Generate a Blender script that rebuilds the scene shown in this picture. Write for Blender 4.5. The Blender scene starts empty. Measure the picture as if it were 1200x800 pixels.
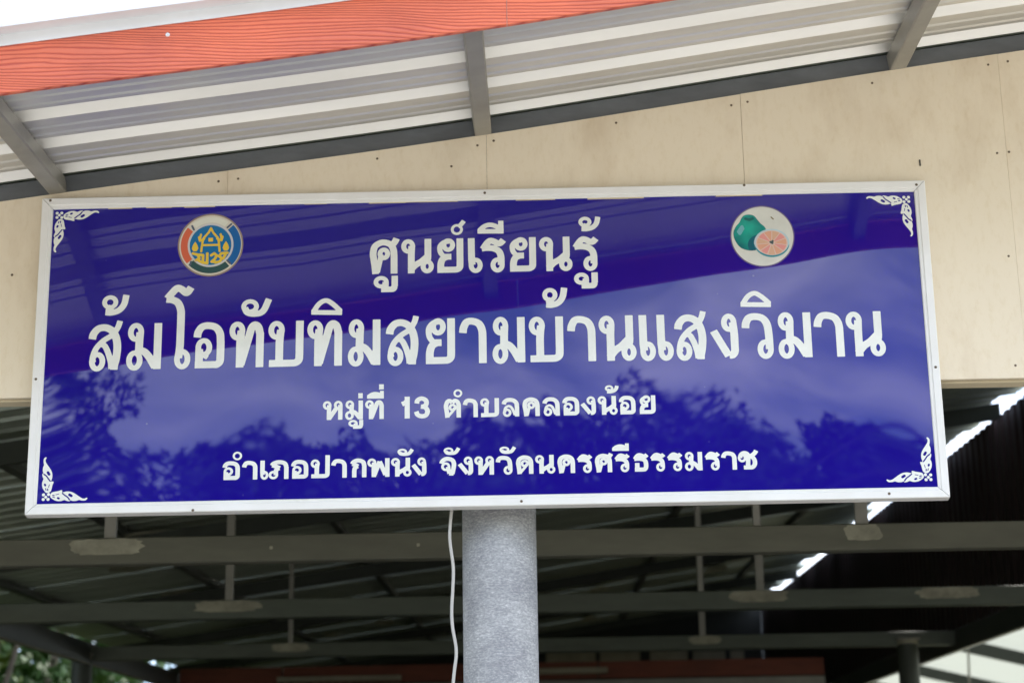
import bpy, bmesh, math, random
import numpy as np
from mathutils import Vector, Matrix, Euler
random.seed(7); rng = np.random.default_rng(11)
S = bpy.context.scene
C = S.collection
R = math.radians

# ------------------------------------------------------------------ camera
ZO = 3.15                                    # height of the sign's lower edge above the ground
CAM = Vector((0.1380, -5.7749, -1.56395 + ZO))
YAW, PITCH, ROLL, F = -0.011206, 0.336065, -0.016241, 2700.0      # F in pixels of a 1200 wide picture
_d = Vector((math.sin(YAW)*math.cos(PITCH), math.cos(YAW)*math.cos(PITCH), math.sin(PITCH)))
_r = _d.cross(Vector((0, 0, 1))).normalized(); _u = _r.cross(_d)
_r2 = math.cos(ROLL)*_r + math.sin(ROLL)*_u; _u2 = -math.sin(ROLL)*_r + math.cos(ROLL)*_u
cd = bpy.data.cameras.new('camera'); cam = bpy.data.objects.new('camera', cd); C.objects.link(cam)
m = Matrix((_r2, _u2, -_d)).transposed().to_4x4(); m.translation = CAM
cam.matrix_world = m
cd.sensor_width = 36; cd.lens = F/1200*36; cd.clip_start = 0.1; cd.clip_end = 3000
cd.dof.use_dof = True; cd.dof.focus_distance = 6.05; cd.dof.aperture_fstop = 5.0
S.camera = cam

# ------------------------------------------------------------------ light
S.view_settings.view_transform = 'Standard'; S.view_settings.look = 'None'
S.view_settings.gamma = 1; S.view_settings.exposure = 1.4
SUN_EL, SUN_AZ = 58.0, 25.0                  # the sun stands behind the shed, to the right (azimuth from +Y to +X)
W = bpy.data.worlds.new('World'); S.world = W; W.use_nodes = True
nt = W.node_tree; nt.nodes.clear()
def wn(t): return nt.nodes.new(t)
out = wn('ShaderNodeOutputWorld'); mix = wn('ShaderNodeMixShader')
b1 = wn('ShaderNodeBackground'); b2 = wn('ShaderNodeBackground')
sky = wn('ShaderNodeTexSky'); sky.sky_type = 'NISHITA'; sky.sun_disc = False
sky.sun_elevation = R(SUN_EL); sky.sun_rotation = R(SUN_AZ)
b1.inputs['Strength'].default_value = 0.15
b2.inputs['Color'].default_value = (0.93, 0.95, 1.0, 1); b2.inputs['Strength'].default_value = 1.75
tc = wn('ShaderNodeTexCoord'); mp = wn('ShaderNodeMapping'); mp.inputs['Scale'].default_value = (1, 1, 3.2); mp.inputs['Location'].default_value = (0.35, 0.9, 0.2)
no = wn('ShaderNodeTexNoise'); no.inputs['Scale'].default_value = 3.0; no.inputs['Detail'].default_value = 7
no.inputs['Roughness'].default_value = 0.55; no.inputs['Distortion'].default_value = 0.5
cr = wn('ShaderNodeValToRGB'); cr.color_ramp.elements[0].position = 0.43; cr.color_ramp.elements[1].position = 0.66
L = nt.links
L.new(tc.outputs['Generated'], mp.inputs['Vector']); L.new(mp.outputs[0], no.inputs['Vector'])
L.new(no.outputs['Fac'], cr.inputs[0]); L.new(cr.outputs[0], mix.inputs[0])
L.new(sky.outputs[0], b1.inputs['Color']); L.new(b1.outputs[0], mix.inputs[1]); L.new(b2.outputs[0], mix.inputs[2])
L.new(mix.outputs[0], out.inputs['Surface'])
sd_ = bpy.data.lights.new('sun', 'SUN'); sd_.energy = 2.6; sd_.angle = R(6); sd_.color = (1, 0.95, 0.88)
sun = bpy.data.objects.new('sun', sd_); C.objects.link(sun)
sv = Vector((math.sin(R(SUN_AZ))*math.cos(R(SUN_EL)), math.cos(R(SUN_AZ))*math.cos(R(SUN_EL)), math.sin(R(SUN_EL))))
sun.rotation_euler = sv.to_track_quat('Z', 'Y').to_euler()
sun.location = sv*50

# ------------------------------------------------------------------ helpers
def px(x, y, Y):
    """the point of the plane at depth Y seen at pixel (x, y) of the 1200x800 photograph"""
    v = _d + (x-600)/F*_r2 + (400-y)/F*_u2
    return CAM + v*((Y-CAM.y)/v.y)
def mat(name, col, rough=0.6, metal=0.0, spec=0.5, noise=None, bump=None, **kw):
    """noise = (scale, amount, detail, stretch xyz); bump = (scale, strength, distance)"""
    m = bpy.data.materials.new(name); m.use_nodes = True
    n = m.node_tree.nodes; l = m.node_tree.links; b = n['Principled BSDF']
    b.inputs['Base Color'].default_value = (*col, 1); b.inputs['Roughness'].default_value = rough
    b.inputs['Metallic'].default_value = metal; b.inputs['Specular IOR Level'].default_value = spec
    t = n.new('ShaderNodeTexCoord')
    if noise:
        mpg = n.new('ShaderNodeMapping'); mpg.inputs['Scale'].default_value = noise[3] if len(noise) > 3 else (1, 1, 1)
        ns = n.new('ShaderNodeTexNoise'); ns.inputs['Scale'].default_value = noise[0]
        ns.inputs['Detail'].default_value = noise[2] if len(noise) > 2 else 5
        ns.inputs['Roughness'].default_value = 0.62
        rp = n.new('ShaderNodeValToRGB'); a = noise[1]
        rp.color_ramp.elements[0].position = 0.3; rp.color_ramp.elements[1].position = 0.7
        dk = kw.get('dark', tuple(c*(1-a) for c in col)); lt = kw.get('light', tuple(min(1, c*(1+a*0.6)) for c in col))
        rp.color_ramp.elements[0].color = (*dk, 1); rp.color_ramp.elements[1].color = (*lt, 1)
        l.new(t.outputs['Object'], mpg.inputs[0]); l.new(mpg.outputs[0], ns.inputs['Vector'])
        l.new(ns.outputs['Fac'], rp.inputs[0]); l.new(rp.outputs[0], b.inputs['Base Color'])
    if bump:
        nb = n.new('ShaderNodeTexNoise'); nb.inputs['Scale'].default_value = bump[0]; nb.inputs['Detail'].default_value = 4
        bp = n.new('ShaderNodeBump'); bp.inputs['Strength'].default_value = bump[1]; bp.inputs['Distance'].default_value = bump[2]
        l.new(t.outputs['Object'], nb.inputs['Vector']); l.new(nb.outputs['Fac'], bp.inputs['Height'])
        l.new(bp.outputs[0], b.inputs['Normal'])
    return m
def link(name, me, m=None, parent=None, smooth=False, mats=None):
    o = bpy.data.objects.new(name, me); C.objects.link(o)
    if m: me.materials.append(m)
    for q in (mats or []): me.materials.append(q)
    if smooth: me.shade_smooth()
    if parent: o.parent = parent
    return o
class MB:
    def __init__(s): s.v = []; s.f = []; s.m = []
    def add(s, v, f, mi=0):
        k = len(s.v); s.v += [tuple(p) for p in v]; s.f += [tuple(k+i for i in q) for q in f]; s.m += [mi]*len(f)
    def box(s, x0, x1, y0, y1, z0, z1, mi=0):
        s.add([(x0,y0,z0),(x1,y0,z0),(x1,y1,z0),(x0,y1,z0),(x0,y0,z1),(x1,y0,z1),(x1,y1,z1),(x0,y1,z1)],
              [(0,3,2,1),(4,5,6,7),(0,1,5,4),(1,2,6,5),(2,3,7,6),(3,0,4,7)], mi)
    def bar(s, a, b, w, h, up=(0, 0, 1), bev=0.0):
        a, b = Vector(a), Vector(b); d = (b-a).normalized(); r = d.cross(Vector(up)).normalized(); u = r.cross(d)
        c = bev
        prof = [(-w/2+c, -h/2), (w/2-c, -h/2), (w/2, -h/2+c), (w/2, h/2-c), (w/2-c, h/2), (-w/2+c, h/2), (-w/2, h/2-c), (-w/2, -h/2+c)] if c else \
               [(-w/2, -h/2), (w/2, -h/2), (w/2, h/2), (-w/2, h/2)]
        n = len(prof)
        v = [p + r*i + u*j for p in (a, b) for i, j in prof]
        s.add(v, [(i, (i+1) % n, n+(i+1) % n, n+i) for i in range(n)] + [tuple(range(n))[::-1], tuple(range(n, 2*n))])
    def tube(s, pts, rad, n=10, caps=True):
        pts = [Vector(p) for p in pts]; rad = rad if isinstance(rad, (list, tuple)) else [rad]*len(pts)
        v = []; prev = None
        for i, p in enumerate(pts):
            d = (pts[min(i+1, len(pts)-1)]-pts[max(i-1, 0)]).normalized()
            r = (prev - d*prev.dot(d)).normalized() if prev is not None else d.orthogonal().normalized()
            prev = r; u = d.cross(r)
            v += [p + (r*math.cos(2*math.pi*k/n) + u*math.sin(2*math.pi*k/n))*rad[i] for k in range(n)]
        f = [(i*n+k, i*n+(k+1) % n, (i+1)*n+(k+1) % n, (i+1)*n+k) for i in range(len(pts)-1) for k in range(n)]
        if caps: f += [tuple(range(n))[::-1], tuple(range((len(pts)-1)*n, len(pts)*n))]
        s.add(v, f)
    def sweep(s, xs, zf, prof, closed=True, cap=True):
        """profile of (Y, dz) carried along X; zf(x) gives the height"""
        n = len(prof); v = [(x, y, zf(x)+dz+KY*(y-YW)) for x in xs for y, dz in prof]
        e = n if closed else n-1
        f = [(i*n+k, (i+1)*n+k, (i+1)*n+(k+1) % n, i*n+(k+1) % n) for i in range(len(xs)-1) for k in range(e)]
        if closed and cap: f += [tuple(range(n)), tuple(range((len(xs)-1)*n, len(xs)*n))[::-1]]
        s.add(v, f)
    def build(s, name, m, parent=None, smooth=False, mats=None, origin=None):
        me = bpy.data.meshes.new(name)
        o0 = Vector(origin) if origin is not None else Vector((0, 0, 0))
        me.from_pydata([tuple(Vector(p)-o0) for p in s.v], [], s.f)
        for p, mi in zip(me.polygons, s.m): p.material_index = mi
        me.update(); bm = bmesh.new(); bm.from_mesh(me); bmesh.ops.recalc_face_normals(bm, faces=bm.faces); bm.to_mesh(me); bm.free()
        o = link(name, me, m, parent, smooth, mats)
        if origin is not None: o.location = o0
        return o
def tag(o, label=None, cat=None, group=None, kind=None):
    if label: o['label'] = label
    if cat: o['category'] = cat
    if group: o['group'] = group
    if kind: o['kind'] = kind
    return o
def empty(name, loc, label, cat, group=None):
    o = bpy.data.objects.new(name, None); C.objects.link(o); o.location = loc; o.empty_display_size = 0.2
    return tag(o, label, cat, group)
def inv(o, parent):
    """parent while keeping world-space vertices in place"""
    o.parent = parent; o.matrix_parent_inverse = Matrix.Translation(-parent.location) if parent.parent is None else Matrix.Identity(4)
    return o

# heights of the line where roof and gable wall meet (sign-based Z + ZO), read off the gable boards
_WX = [-5.6, -3.2, -1.347, -1.149, -.857, -.388, -.029, .556, 1.032, 1.434, 1.547, 3.2]
_WZ = [.309, .640, .899, .927, .962, 1.017, 1.065, 1.154, 1.227, 1.285, 1.300, 1.528]
def zt(x): return float(np.interp(x, _WX, _WZ)) + ZO
_xs = np.linspace(-5.6, 3.2, 89)
_sm = np.convolve(np.pad([zt(x) for x in _xs], 3, mode='reflect', reflect_type='odd'), np.ones(7)/7, 'valid')
def zt(x): return float(np.interp(x, _xs, _sm))
YW = 0.035                                   # front of the gable boards
YF = -0.95                                   # the fascia plane
YE = 24.0                                    # far end of the shed

# ------------------------------------------------------------------ materials
M = {}
M['frame'] = mat('white aluminium', (0.84, 0.84, 0.835), 0.30, noise=(7, 0.04, 7, (1, 1, 1)), dark=(0.79, 0.785, 0.76))
M['print_white'] = mat('off white print', (0.82, 0.84, 0.80), 0.16, noise=(14, 0.06, 4))
M['cream'] = mat('cream fibre cement', (0.62, 0.53, 0.37), 0.75, noise=(2.3, 0.10, 8, (1.6, 1, 0.8)), bump=(60, 0.12, 0.002))
M['screw'] = mat('dull screw head', (0.17, 0.13, 0.09), 0.5, 0.6)
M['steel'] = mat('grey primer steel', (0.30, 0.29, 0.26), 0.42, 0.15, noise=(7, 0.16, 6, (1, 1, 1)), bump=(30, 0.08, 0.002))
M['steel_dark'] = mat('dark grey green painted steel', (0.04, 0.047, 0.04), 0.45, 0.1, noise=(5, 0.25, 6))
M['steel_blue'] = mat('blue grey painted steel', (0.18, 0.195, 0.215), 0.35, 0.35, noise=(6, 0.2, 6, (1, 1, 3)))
M['beam'] = mat('olive grey painted steel', (0.13, 0.13, 0.10), 0.5, 0.05, noise=(4, 0.18, 6, (1, 1, 4)))
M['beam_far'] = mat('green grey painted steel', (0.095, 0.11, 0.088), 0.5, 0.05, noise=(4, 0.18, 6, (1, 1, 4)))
M['patch'] = mat('pale weld primer', (0.30, 0.29, 0.22), 0.7, noise=(14, 0.35, 6))
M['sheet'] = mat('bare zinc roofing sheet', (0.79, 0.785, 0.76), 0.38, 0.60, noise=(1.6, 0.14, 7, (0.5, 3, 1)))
M['sheet_shade'] = mat('roofing sheet with painted shade', (0.44, 0.49, 0.41), 0.36, 0.6, noise=(1.6, 0.25, 7, (0.5, 3, 1)))  # same roofing as the overhang, its colour darkened for the shade indoors
M['flash'] = mat('white metal flashing', (0.78, 0.80, 0.84), 0.4, noise=(5, 0.06, 4))
M['pipe'] = None
M['wire'] = mat('white cable sheath', (0.50, 0.49, 0.47), 0.5)
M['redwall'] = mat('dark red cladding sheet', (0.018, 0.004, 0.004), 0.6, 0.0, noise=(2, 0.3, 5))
M['redboard'] = mat('red brown board', (0.17, 0.04, 0.018), 0.6, noise=(3, 0.3, 6, (1, 1, 5)))
M['panel_far'] = mat('weathered beige panel', (0.30, 0.27, 0.2), 0.7, noise=(5, 0.2, 5))
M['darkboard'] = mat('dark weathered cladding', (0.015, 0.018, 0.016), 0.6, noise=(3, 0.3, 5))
M['bark'] = mat('grey brown bark', (0.11, 0.085, 0.06), 0.85, noise=(6, 0.4, 6, (1, 1, 0.3)), bump=(14, 0.6, 0.03))
def leafmat(name, c):
    m = mat(name, c, 0.6, spec=0.2, noise=(0.9, 0.45, 5)); b = m.node_tree.nodes['Principled BSDF']
    b.inputs['Transmission Weight'].default_value = 0.0
    return m
M['leaf_a'] = leafmat('mid green leaves', (0.032, 0.075, 0.012))
M['leaf_b'] = leafmat('dark green leaves', (0.035, 0.07, 0.02))
M['leaf_c'] = leafmat('yellow green leaves', (0.085, 0.13, 0.018))

def panel_material():
    m = mat('glossy blue printed sheet', (0.018, 0.007, 0.26), 0.014, spec=0.72)
    n = m.node_tree.nodes; l = m.node_tree.links; b = n['Principled BSDF']
    t = n.new('ShaderNodeTexCoord'); mp_ = n.new('ShaderNodeMapping'); mp_.inputs['Scale'].default_value = (1, 1, 0.35)
    ns = n.new('ShaderNodeTexNoise'); ns.inputs['Scale'].default_value = 3.0; ns.inputs['Detail'].default_value = 5
    rp = n.new('ShaderNodeValToRGB'); rp.color_ramp.elements[0].color = (0.010, 0.004, 0.21, 1); rp.color_ramp.elements[1].color = (0.014, 0.006, 0.28, 1)
    l.new(t.outputs['Object'], mp_.inputs[0]); l.new(mp_.outputs[0], ns.inputs['Vector']); l.new(ns.outputs['Fac'], rp.inputs[0])
    # tiny pale specks of dirt
    vo = n.new('ShaderNodeTexVoronoi'); vo.inputs['Scale'].default_value = 16; vo.inputs['Randomness'].default_value = 1
    r2 = n.new('ShaderNodeValToRGB'); r2.color_ramp.elements[0].position = 0.03; r2.color_ramp.elements[0].color = (1, 1, 1, 1)
    r2.color_ramp.elements[1].position = 0.055; r2.color_ramp.elements[1].color = (0, 0, 0, 1)
    n2 = n.new('ShaderNodeTexNoise'); n2.inputs['Scale'].default_value = 6
    r3 = n.new('ShaderNodeValToRGB'); r3.color_ramp.elements[0].position = 0.55; r3.color_ramp.elements[1].position = 0.62
    mu = n.new('ShaderNodeMath'); mu.operation = 'MULTIPLY'; mu2 = n.new('ShaderNodeMath'); mu2.operation = 'MULTIPLY'; mu2.inputs[1].default_value = 0.35
    mx = n.new('ShaderNodeMixRGB'); mx.inputs[2].default_value = (0.3, 0.28, 0.4, 1)
    l.new(t.outputs['Object'], vo.inputs['Vector']); l.new(vo.outputs['Distance'], r2.inputs[0])
    l.new(t.outputs['Object'], n2.inputs['Vector']); l.new(n2.outputs['Fac'], r3.inputs[0])
    l.new(r2.outputs[0], mu.inputs[0]); l.new(r3.outputs[0], mu.inputs[1]); l.new(mu.outputs[0], mu2.inputs[0])
    l.new(mu2.outputs[0], mx.inputs[0]); l.new(rp.outputs[0], mx.inputs[1]); l.new(mx.outputs[0], b.inputs['Base Color'])
    return m
M['panel'] = panel_material()

def pipe_material():
    m = mat('grey cement pipe', (0.40, 0.40, 0.41), 0.85, spec=0.2)
    n = m.node_tree.nodes; l = m.node_tree.links; b = n['Principled BSDF']
    t = n.new('ShaderNodeTexCoord'); a = n.new('ShaderNodeMapping'); a.inputs['Scale'].default_value = (1, 1, 2.2)
    n1 = n.new('ShaderNodeTexNoise'); n1.inputs['Scale'].default_value = 120; n1.inputs['Detail'].default_value = 4; n1.inputs['Roughness'].default_value = .7
    n2 = n.new('ShaderNodeTexNoise'); n2.inputs['Scale'].default_value = 9; n2.inputs['Detail'].default_value = 5
    r1 = n.new('ShaderNodeValToRGB'); r1.color_ramp.elements[0].position = .38; r1.color_ramp.elements[0].color = (.33, .34, .36, 1)
    r1.color_ramp.elements[1].position = .70; r1.color_ramp.elements[1].color = (.66, .66, .67, 1)
    e = r1.color_ramp.elements.new(.52); e.color = (.42, .43, .45, 1)
    r2 = n.new('ShaderNodeValToRGB'); r2.color_ramp.elements[0].position = .3; r2.color_ramp.elements[0].color = (.72, .72, .74, 1)
    r2.color_ramp.elements[1].position = .7; r2.color_ramp.elements[1].color = (1.12, 1.12, 1.1, 1)
    mx = n.new('ShaderNodeMixRGB'); mx.blend_type = 'MULTIPLY'; mx.inputs[0].default_value = 1
    bp = n.new('ShaderNodeBump'); bp.inputs['Strength'].default_value = .2; bp.inputs['Distance'].default_value = .002
    l.new(t.outputs['Object'], a.inputs[0]); l.new(a.outputs[0], n1.inputs['Vector']); l.new(t.outputs['Object'], n2.inputs['Vector'])
    l.new(n1.outputs['Fac'], r1.inputs[0]); l.new(n2.outputs['Fac'], r2.inputs[0])
    n3 = n.new('ShaderNodeTexNoise'); n3.inputs['Scale'].default_value = 1; n3.inputs['Detail'].default_value = 6; a3 = n.new('ShaderNodeMapping'); a3.inputs['Scale'].default_value = (26, 26, 190)
    r3 = n.new('ShaderNodeValToRGB'); r3.color_ramp.elements[0].position = .42; r3.color_ramp.elements[0].color = (.94, .94, .95, 1); r3.color_ramp.elements[1].position = .66; r3.color_ramp.elements[1].color = (1.13, 1.13, 1.13, 1)
    m3 = n.new('ShaderNodeMixRGB'); m3.blend_type = 'MULTIPLY'; m3.inputs[0].default_value = 1
    l.new(t.outputs['Object'], a3.inputs[0]); l.new(a3.outputs[0], n3.inputs['Vector']); l.new(n3.outputs['Fac'], r3.inputs[0])
    l.new(r1.outputs[0], mx.inputs[1]); l.new(r2.outputs[0], mx.inputs[2]); l.new(mx.outputs[0], m3.inputs[1]); l.new(r3.outputs[0], m3.inputs[2]); l.new(m3.outputs[0], b.inputs['Base Color'])
    l.new(n1.outputs['Fac'], bp.inputs['Height']); l.new(bp.outputs[0], b.inputs['Normal'])
    return m
M['pipe'] = pipe_material()

def fascia_material():
    m = mat('orange red wood grain board', (0.72, 0.14, 0.075), 0.45)
    n = m.node_tree.nodes; l = m.node_tree.links; b = n['Principled BSDF']
    t = n.new('ShaderNodeTexCoord')
    # slow wander of the grain, then fine lines across the board
    a = n.new('ShaderNodeMapping'); a.inputs['Scale'].default_value = (0.75, 1, 4.5); a.inputs['Rotation'].default_value = (0, R(-7.5), 0)
    ns = n.new('ShaderNodeTexNoise'); ns.inputs['Scale'].default_value = 1.5; ns.inputs['Detail'].default_value = 2.0; ns.inputs['Roughness'].default_value = .5
    sx = n.new('ShaderNodeSeparateXYZ'); m1 = n.new('ShaderNodeMath'); m1.operation = 'MULTIPLY'; m1.inputs[1].default_value = 165
    m2 = n.new('ShaderNodeMath'); m2.operation = 'MULTIPLY_ADD'; m2.inputs[1].default_value = 60
    n3 = n.new('ShaderNodeTexNoise'); n3.inputs['Scale'].default_value = 9; n3.inputs['Detail'].default_value = 3
    m3 = n.new('ShaderNodeMath'); m3.operation = 'MULTIPLY_ADD'; m3.inputs[1].default_value = 7
    m4 = n.new('ShaderNodeMath'); m4.operation = 'SINE'; m5 = n.new('ShaderNodeMath'); m5.operation = 'MULTIPLY'; m5.inputs[1].default_value = 1.0
    rp = n.new('ShaderNodeMapRange'); rp.inputs['From Min'].default_value = -1; rp.inputs['From Max'].default_value = 1
    pw = n.new('ShaderNodeMath'); pw.operation = 'POWER'; pw.inputs[1].default_value = 0.45
    rc = n.new('ShaderNodeValToRGB'); rc.color_ramp.elements[0].color = (0.55, 0.095, 0.06, 1); rc.color_ramp.elements[1].color = (0.78, 0.185, 0.10, 1)
    rc.color_ramp.elements[0].position = .25; rc.color_ramp.elements[1].position = .75
    bp = n.new('ShaderNodeBump'); bp.inputs['Strength'].default_value = .7; bp.inputs['Distance'].default_value = .0025
    l.new(t.outputs['Object'], a.inputs[0]); l.new(a.outputs[0], ns.inputs['Vector']); l.new(a.outputs[0], sx.inputs[0]); l.new(a.outputs[0], n3.inputs['Vector'])
    l.new(sx.outputs['Z'], m1.inputs[0]); l.new(ns.outputs['Fac'], m2.inputs[0]); l.new(m1.outputs[0], m2.inputs[2])
    l.new(n3.outputs['Fac'], m3.inputs[0]); l.new(m2.outputs[0], m3.inputs[2])
    l.new(m3.outputs[0], m5.inputs[0]); l.new(m5.outputs[0], m4.inputs[0]); l.new(m4.outputs[0], rp.inputs[0])
    l.new(rp.outputs[0], pw.inputs[0]); l.new(pw.outputs[0], rc.inputs[0])
    n4 = n.new('ShaderNodeTexNoise'); n4.inputs['Scale'].default_value = 3.5; n4.inputs['Detail'].default_value = 6
    r4 = n.new('ShaderNodeValToRGB'); r4.color_ramp.elements[0].position = .35; r4.color_ramp.elements[0].color = (.82, .8, .86, 1); r4.color_ramp.elements[1].position = .62; r4.color_ramp.elements[1].color = (1.05, 1.05, 1.0, 1)
    x4 = n.new('ShaderNodeMixRGB'); x4.blend_type = 'MULTIPLY'; x4.inputs[0].default_value = 1
    l.new(t.outputs['Object'], n4.inputs['Vector']); l.new(n4.outputs['Fac'], r4.inputs[0]); l.new(rc.outputs[0], x4.inputs[1]); l.new(r4.outputs[0], x4.inputs[2]); l.new(x4.outputs[0], b.inputs['Base Color'])
    l.new(pw.outputs[0], bp.inputs['Height']); l.new(bp.outputs[0], b.inputs['Normal'])
    return m
M['fascia'] = fascia_material()

# ------------------------------------------------------------------ ground
KY = 0.150                                   # the roof also climbs away from the viewer
def sheet_grid(name, x0, x1, y0, y1, z, m, nx=1, ny=1):
    mb = MB(); mb.add([(x0, y0, z), (x1, y0, z), (x1, y1, z), (x0, y1, z)], [(0, 1, 2, 3)]); o = mb.build(name, m)
    return tag(o, kind='structure')
M['grass_ground'] = mat('dry grass and earth', (0.13, 0.13, 0.06), 0.9, noise=(0.6, 0.4, 8), dark=(0.06, 0.085, 0.03), light=(0.24, 0.2, 0.12))
M['concrete'] = mat('pale concrete yard', (0.37, 0.345, 0.295), 0.85, noise=(0.8, 0.2, 8), bump=(30, 0.2, 0.004))
sheet_grid('ground', -900, 900, -900, 900, 0, M['grass_ground'])
for i in range(-3, 4):                       # poured slabs with open joints
    for j in range(-4, 2):
        mb = MB(); x0, y0 = i*3.0-1.5, j*3.6-5.4; mb.box(x0+.006, x0+2.994, y0+.006, y0+3.594, -0.02, 0.07)
        slab = mb.build('concrete_slab', M['concrete'], origin=(x0, y0, 0)); tag(slab, kind='structure')

M['earth'] = mat('bounce cutting dark earth', (0.05, 0.042, 0.03), 0.95, noise=(1.5, 0.4, 8))  # unseen floor, added dark so little light bounces up to the roof
sheet_grid('shed_floor', -5.5, 3.0, 1.9, 24.2, 0.005, M['earth'])
# ------------------------------------------------------------------ the sign
SW, SH = 1.2, 0.889
Z0 = ZO+.004
sign = empty('sign_board', (0, 0, Z0), 'long glossy blue sign with white Thai lettering in a white frame on the gable', 'sign')
YP = 0.008                                   # nominal plane of the printed sheet
def disp(x, z):
    """the thin sheet is not quite flat: gentle waves and lifted ends (metres)"""
    zz = z - Z0
    w = 0.00020*np.sin(2*math.pi*(x/0.62+zz/0.9)+0.6) + 0.00005*np.sin(2*math.pi*(x/0.33-zz/0.5)+2.1)
    w = w + 0.0000*zz
    w = w + 0.010*(zz-0.43)*np.exp(-(SW-x)/0.10) + 0.010*(zz-0.43)*np.exp(-(x+SW)/0.12)
    return w
FW = 0.030
nx, nz = 150, 56
gx = np.linspace(-SW+FW-0.004, SW-FW+0.004, nx); gz = np.linspace(Z0+FW-0.004, Z0+SH-FW+0.004, nz)
X, Z = np.meshgrid(gx, gz); Yd = YP + disp(X, Z)
vs = np.stack([X, Yd, Z], -1).reshape(-1, 3)
fs = [(j*nx+i, j*nx+i+1, (j+1)*nx+i+1, (j+1)*nx+i) for j in range(nz-1) for i in range(nx-1)]
me = bpy.data.meshes.new('printed_panel'); me.from_pydata((vs-np.array([0, 0, Z0])).tolist(), [], fs)
panel = link('printed_panel', me, M['panel'], sign, smooth=True)
# frame: four mitred rails with a stepped inner lip
def rail(a, b, inward):
    a, b, n = Vector(a), Vector(b), Vector(inward); t = (b-a).normalized()
    prof = [(0, 0.034), (0, 0.002), (0.002, 0), (0.019, 0), (0.021, 0.0035), (0.0280, 0.0035), (0.030, 0.006), (0.030, 0.034)]
    mb = MB(); k = len(prof)
    v = [a + n*d + t*d + Vector((0, y, 0)) for d, y in prof] + [b + n*d - t*d + Vector((0, y, 0)) for d, y in prof]
    mb.add(v, [(i, (i+1) % k, k+(i+1) % k, k+i) for i in range(k)] + [tuple(range(k)), tuple(range(k, 2*k))[::-1]])
    o = mb.build('frame_rail', M['frame']); return inv(o, sign)
e = 0.0009
rail((-SW+e, 0, Z0+SH), (SW-e, 0, Z0+SH), (0, 0, -1)); rail((-SW+e, 0, Z0), (SW-e, 0, Z0), (0, 0, 1))
rail((-SW, 0, Z0+e), (-SW, 0, Z0+SH-e), (1, 0, 0)); rail((SW, 0, Z0+e), (SW, 0, Z0+SH-e), (-1, 0, 0))
def screw_me(r, dark=True):
    mb = MB(); n = 10
    ring = lambda rr, y: [(rr*math.cos(2*math.pi*k/n), y, rr*math.sin(2*math.pi*k/n)) for k in range(n)]
    v = ring(r, 0.0) + ring(r*.75, -0.0022) + ring(r*.3, -0.0024) + [(0, -0.0008, 0)]
    f = [(a*n+k, a*n+(k+1) % n, (a+1)*n+(k+1) % n, (a+1)*n+k) for a in (0, 1) for k in range(n)] + [(2*n+k, 2*n+(k+1) % n, 3*n) for k in range(n)]
    mb.add(v, f); me_ = bpy.data.meshes.new('screw'); me_.from_pydata(mb.v, [], mb.f); me_.materials.append(M['screw']); return me_
scr_me = screw_me(0.0042)
def screw(p, parent, s=1):
    o = bpy.data.objects.new('screw', scr_me); C.objects.link(o); o.parent = parent; o.location = Vector(p)-parent.location; o.scale = (s, s, s); return o
for x, y in [(59, 235), (568, 226), (872, 217), (1074, 216.5), (42, 444), (1096.5, 430), (226, 597.5), (611, 587), (1042, 578)]:
    p = px(x, y, 0); screw((p.x, 0.0, p.z), sign, 0.9)
# ragged strip of old backing showing above the sheet along the upper rail
mb = MB()
x = -1.02
while x < 1.0:
    w_ = random.uniform(.03, .14)
    if random.random() < .45:
        h = random.uniform(.0012, .004)
        mb.box(x, x+w_, YP-.0012, YP-.0006, Z0+SH-FW-h, Z0+SH-FW+.001)
    x += w_
o = mb.build('backing_strip', M['cream']); inv(o, sign); o['kind'] = 'stuff'

# ---- lettering: strokes turned into clean flat meshes by a distance field
def seg_sd(P, a, b, hw, ca, cb):
    d = b-a; Lg = float(np.hypot(*d)) or 1e-9; t = d/Lg; q = P-a; al = q@t; pe = np.abs(q[..., 0]*t[1]-q[..., 1]*t[0])
    r = np.hypot(np.where(al < 0, al, np.where(al > Lg, al-Lg, 0)), pe) - hw
    if ca: r = np.where(al < 0, np.maximum(pe-hw, -al), r)
    if cb: r = np.where(al > Lg, np.maximum(pe-hw, al-Lg), r)
    return r
def catmull(p, n=7):
    p = [np.array(q, float) for q in p]; o = []
    q = [2*p[0]-p[1]] + p + [2*p[-1]-p[-2]]
    for i in range(1, len(q)-2):
        for k in range(n):
            t = k/n; a, b, c, d = q[i-1:i+3]
            o.append(.5*((2*b)+(-a+c)*t+(2*a-5*b+4*c-d)*t*t+(-a+3*b-3*c+d)*t**3))
    o.append(p[-1]); return o
def poly_sd(P, poly):
    poly = np.array(poly, float); d = np.full(P.shape[:-1], 1e9); ins = np.zeros(P.shape[:-1], bool)
    for i in range(len(poly)):
        a, b = poly[i-1], poly[i]; e_ = b-a; w_ = P-a; t = np.clip((w_@e_)/max(e_@e_, 1e-12), 0, 1)
        d = np.minimum(d, np.hypot(*(np.moveaxis(w_-t[..., None]*e_, -1, 0))))
        c = ((a[1] > P[..., 1]) != (b[1] > P[..., 1])) & (P[..., 0] < (b[0]-a[0])*(P[..., 1]-a[1])/((b[1]-a[1]) or 1e-12)+a[0])
        ins ^= c
    return np.where(ins, -d, d)
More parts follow.
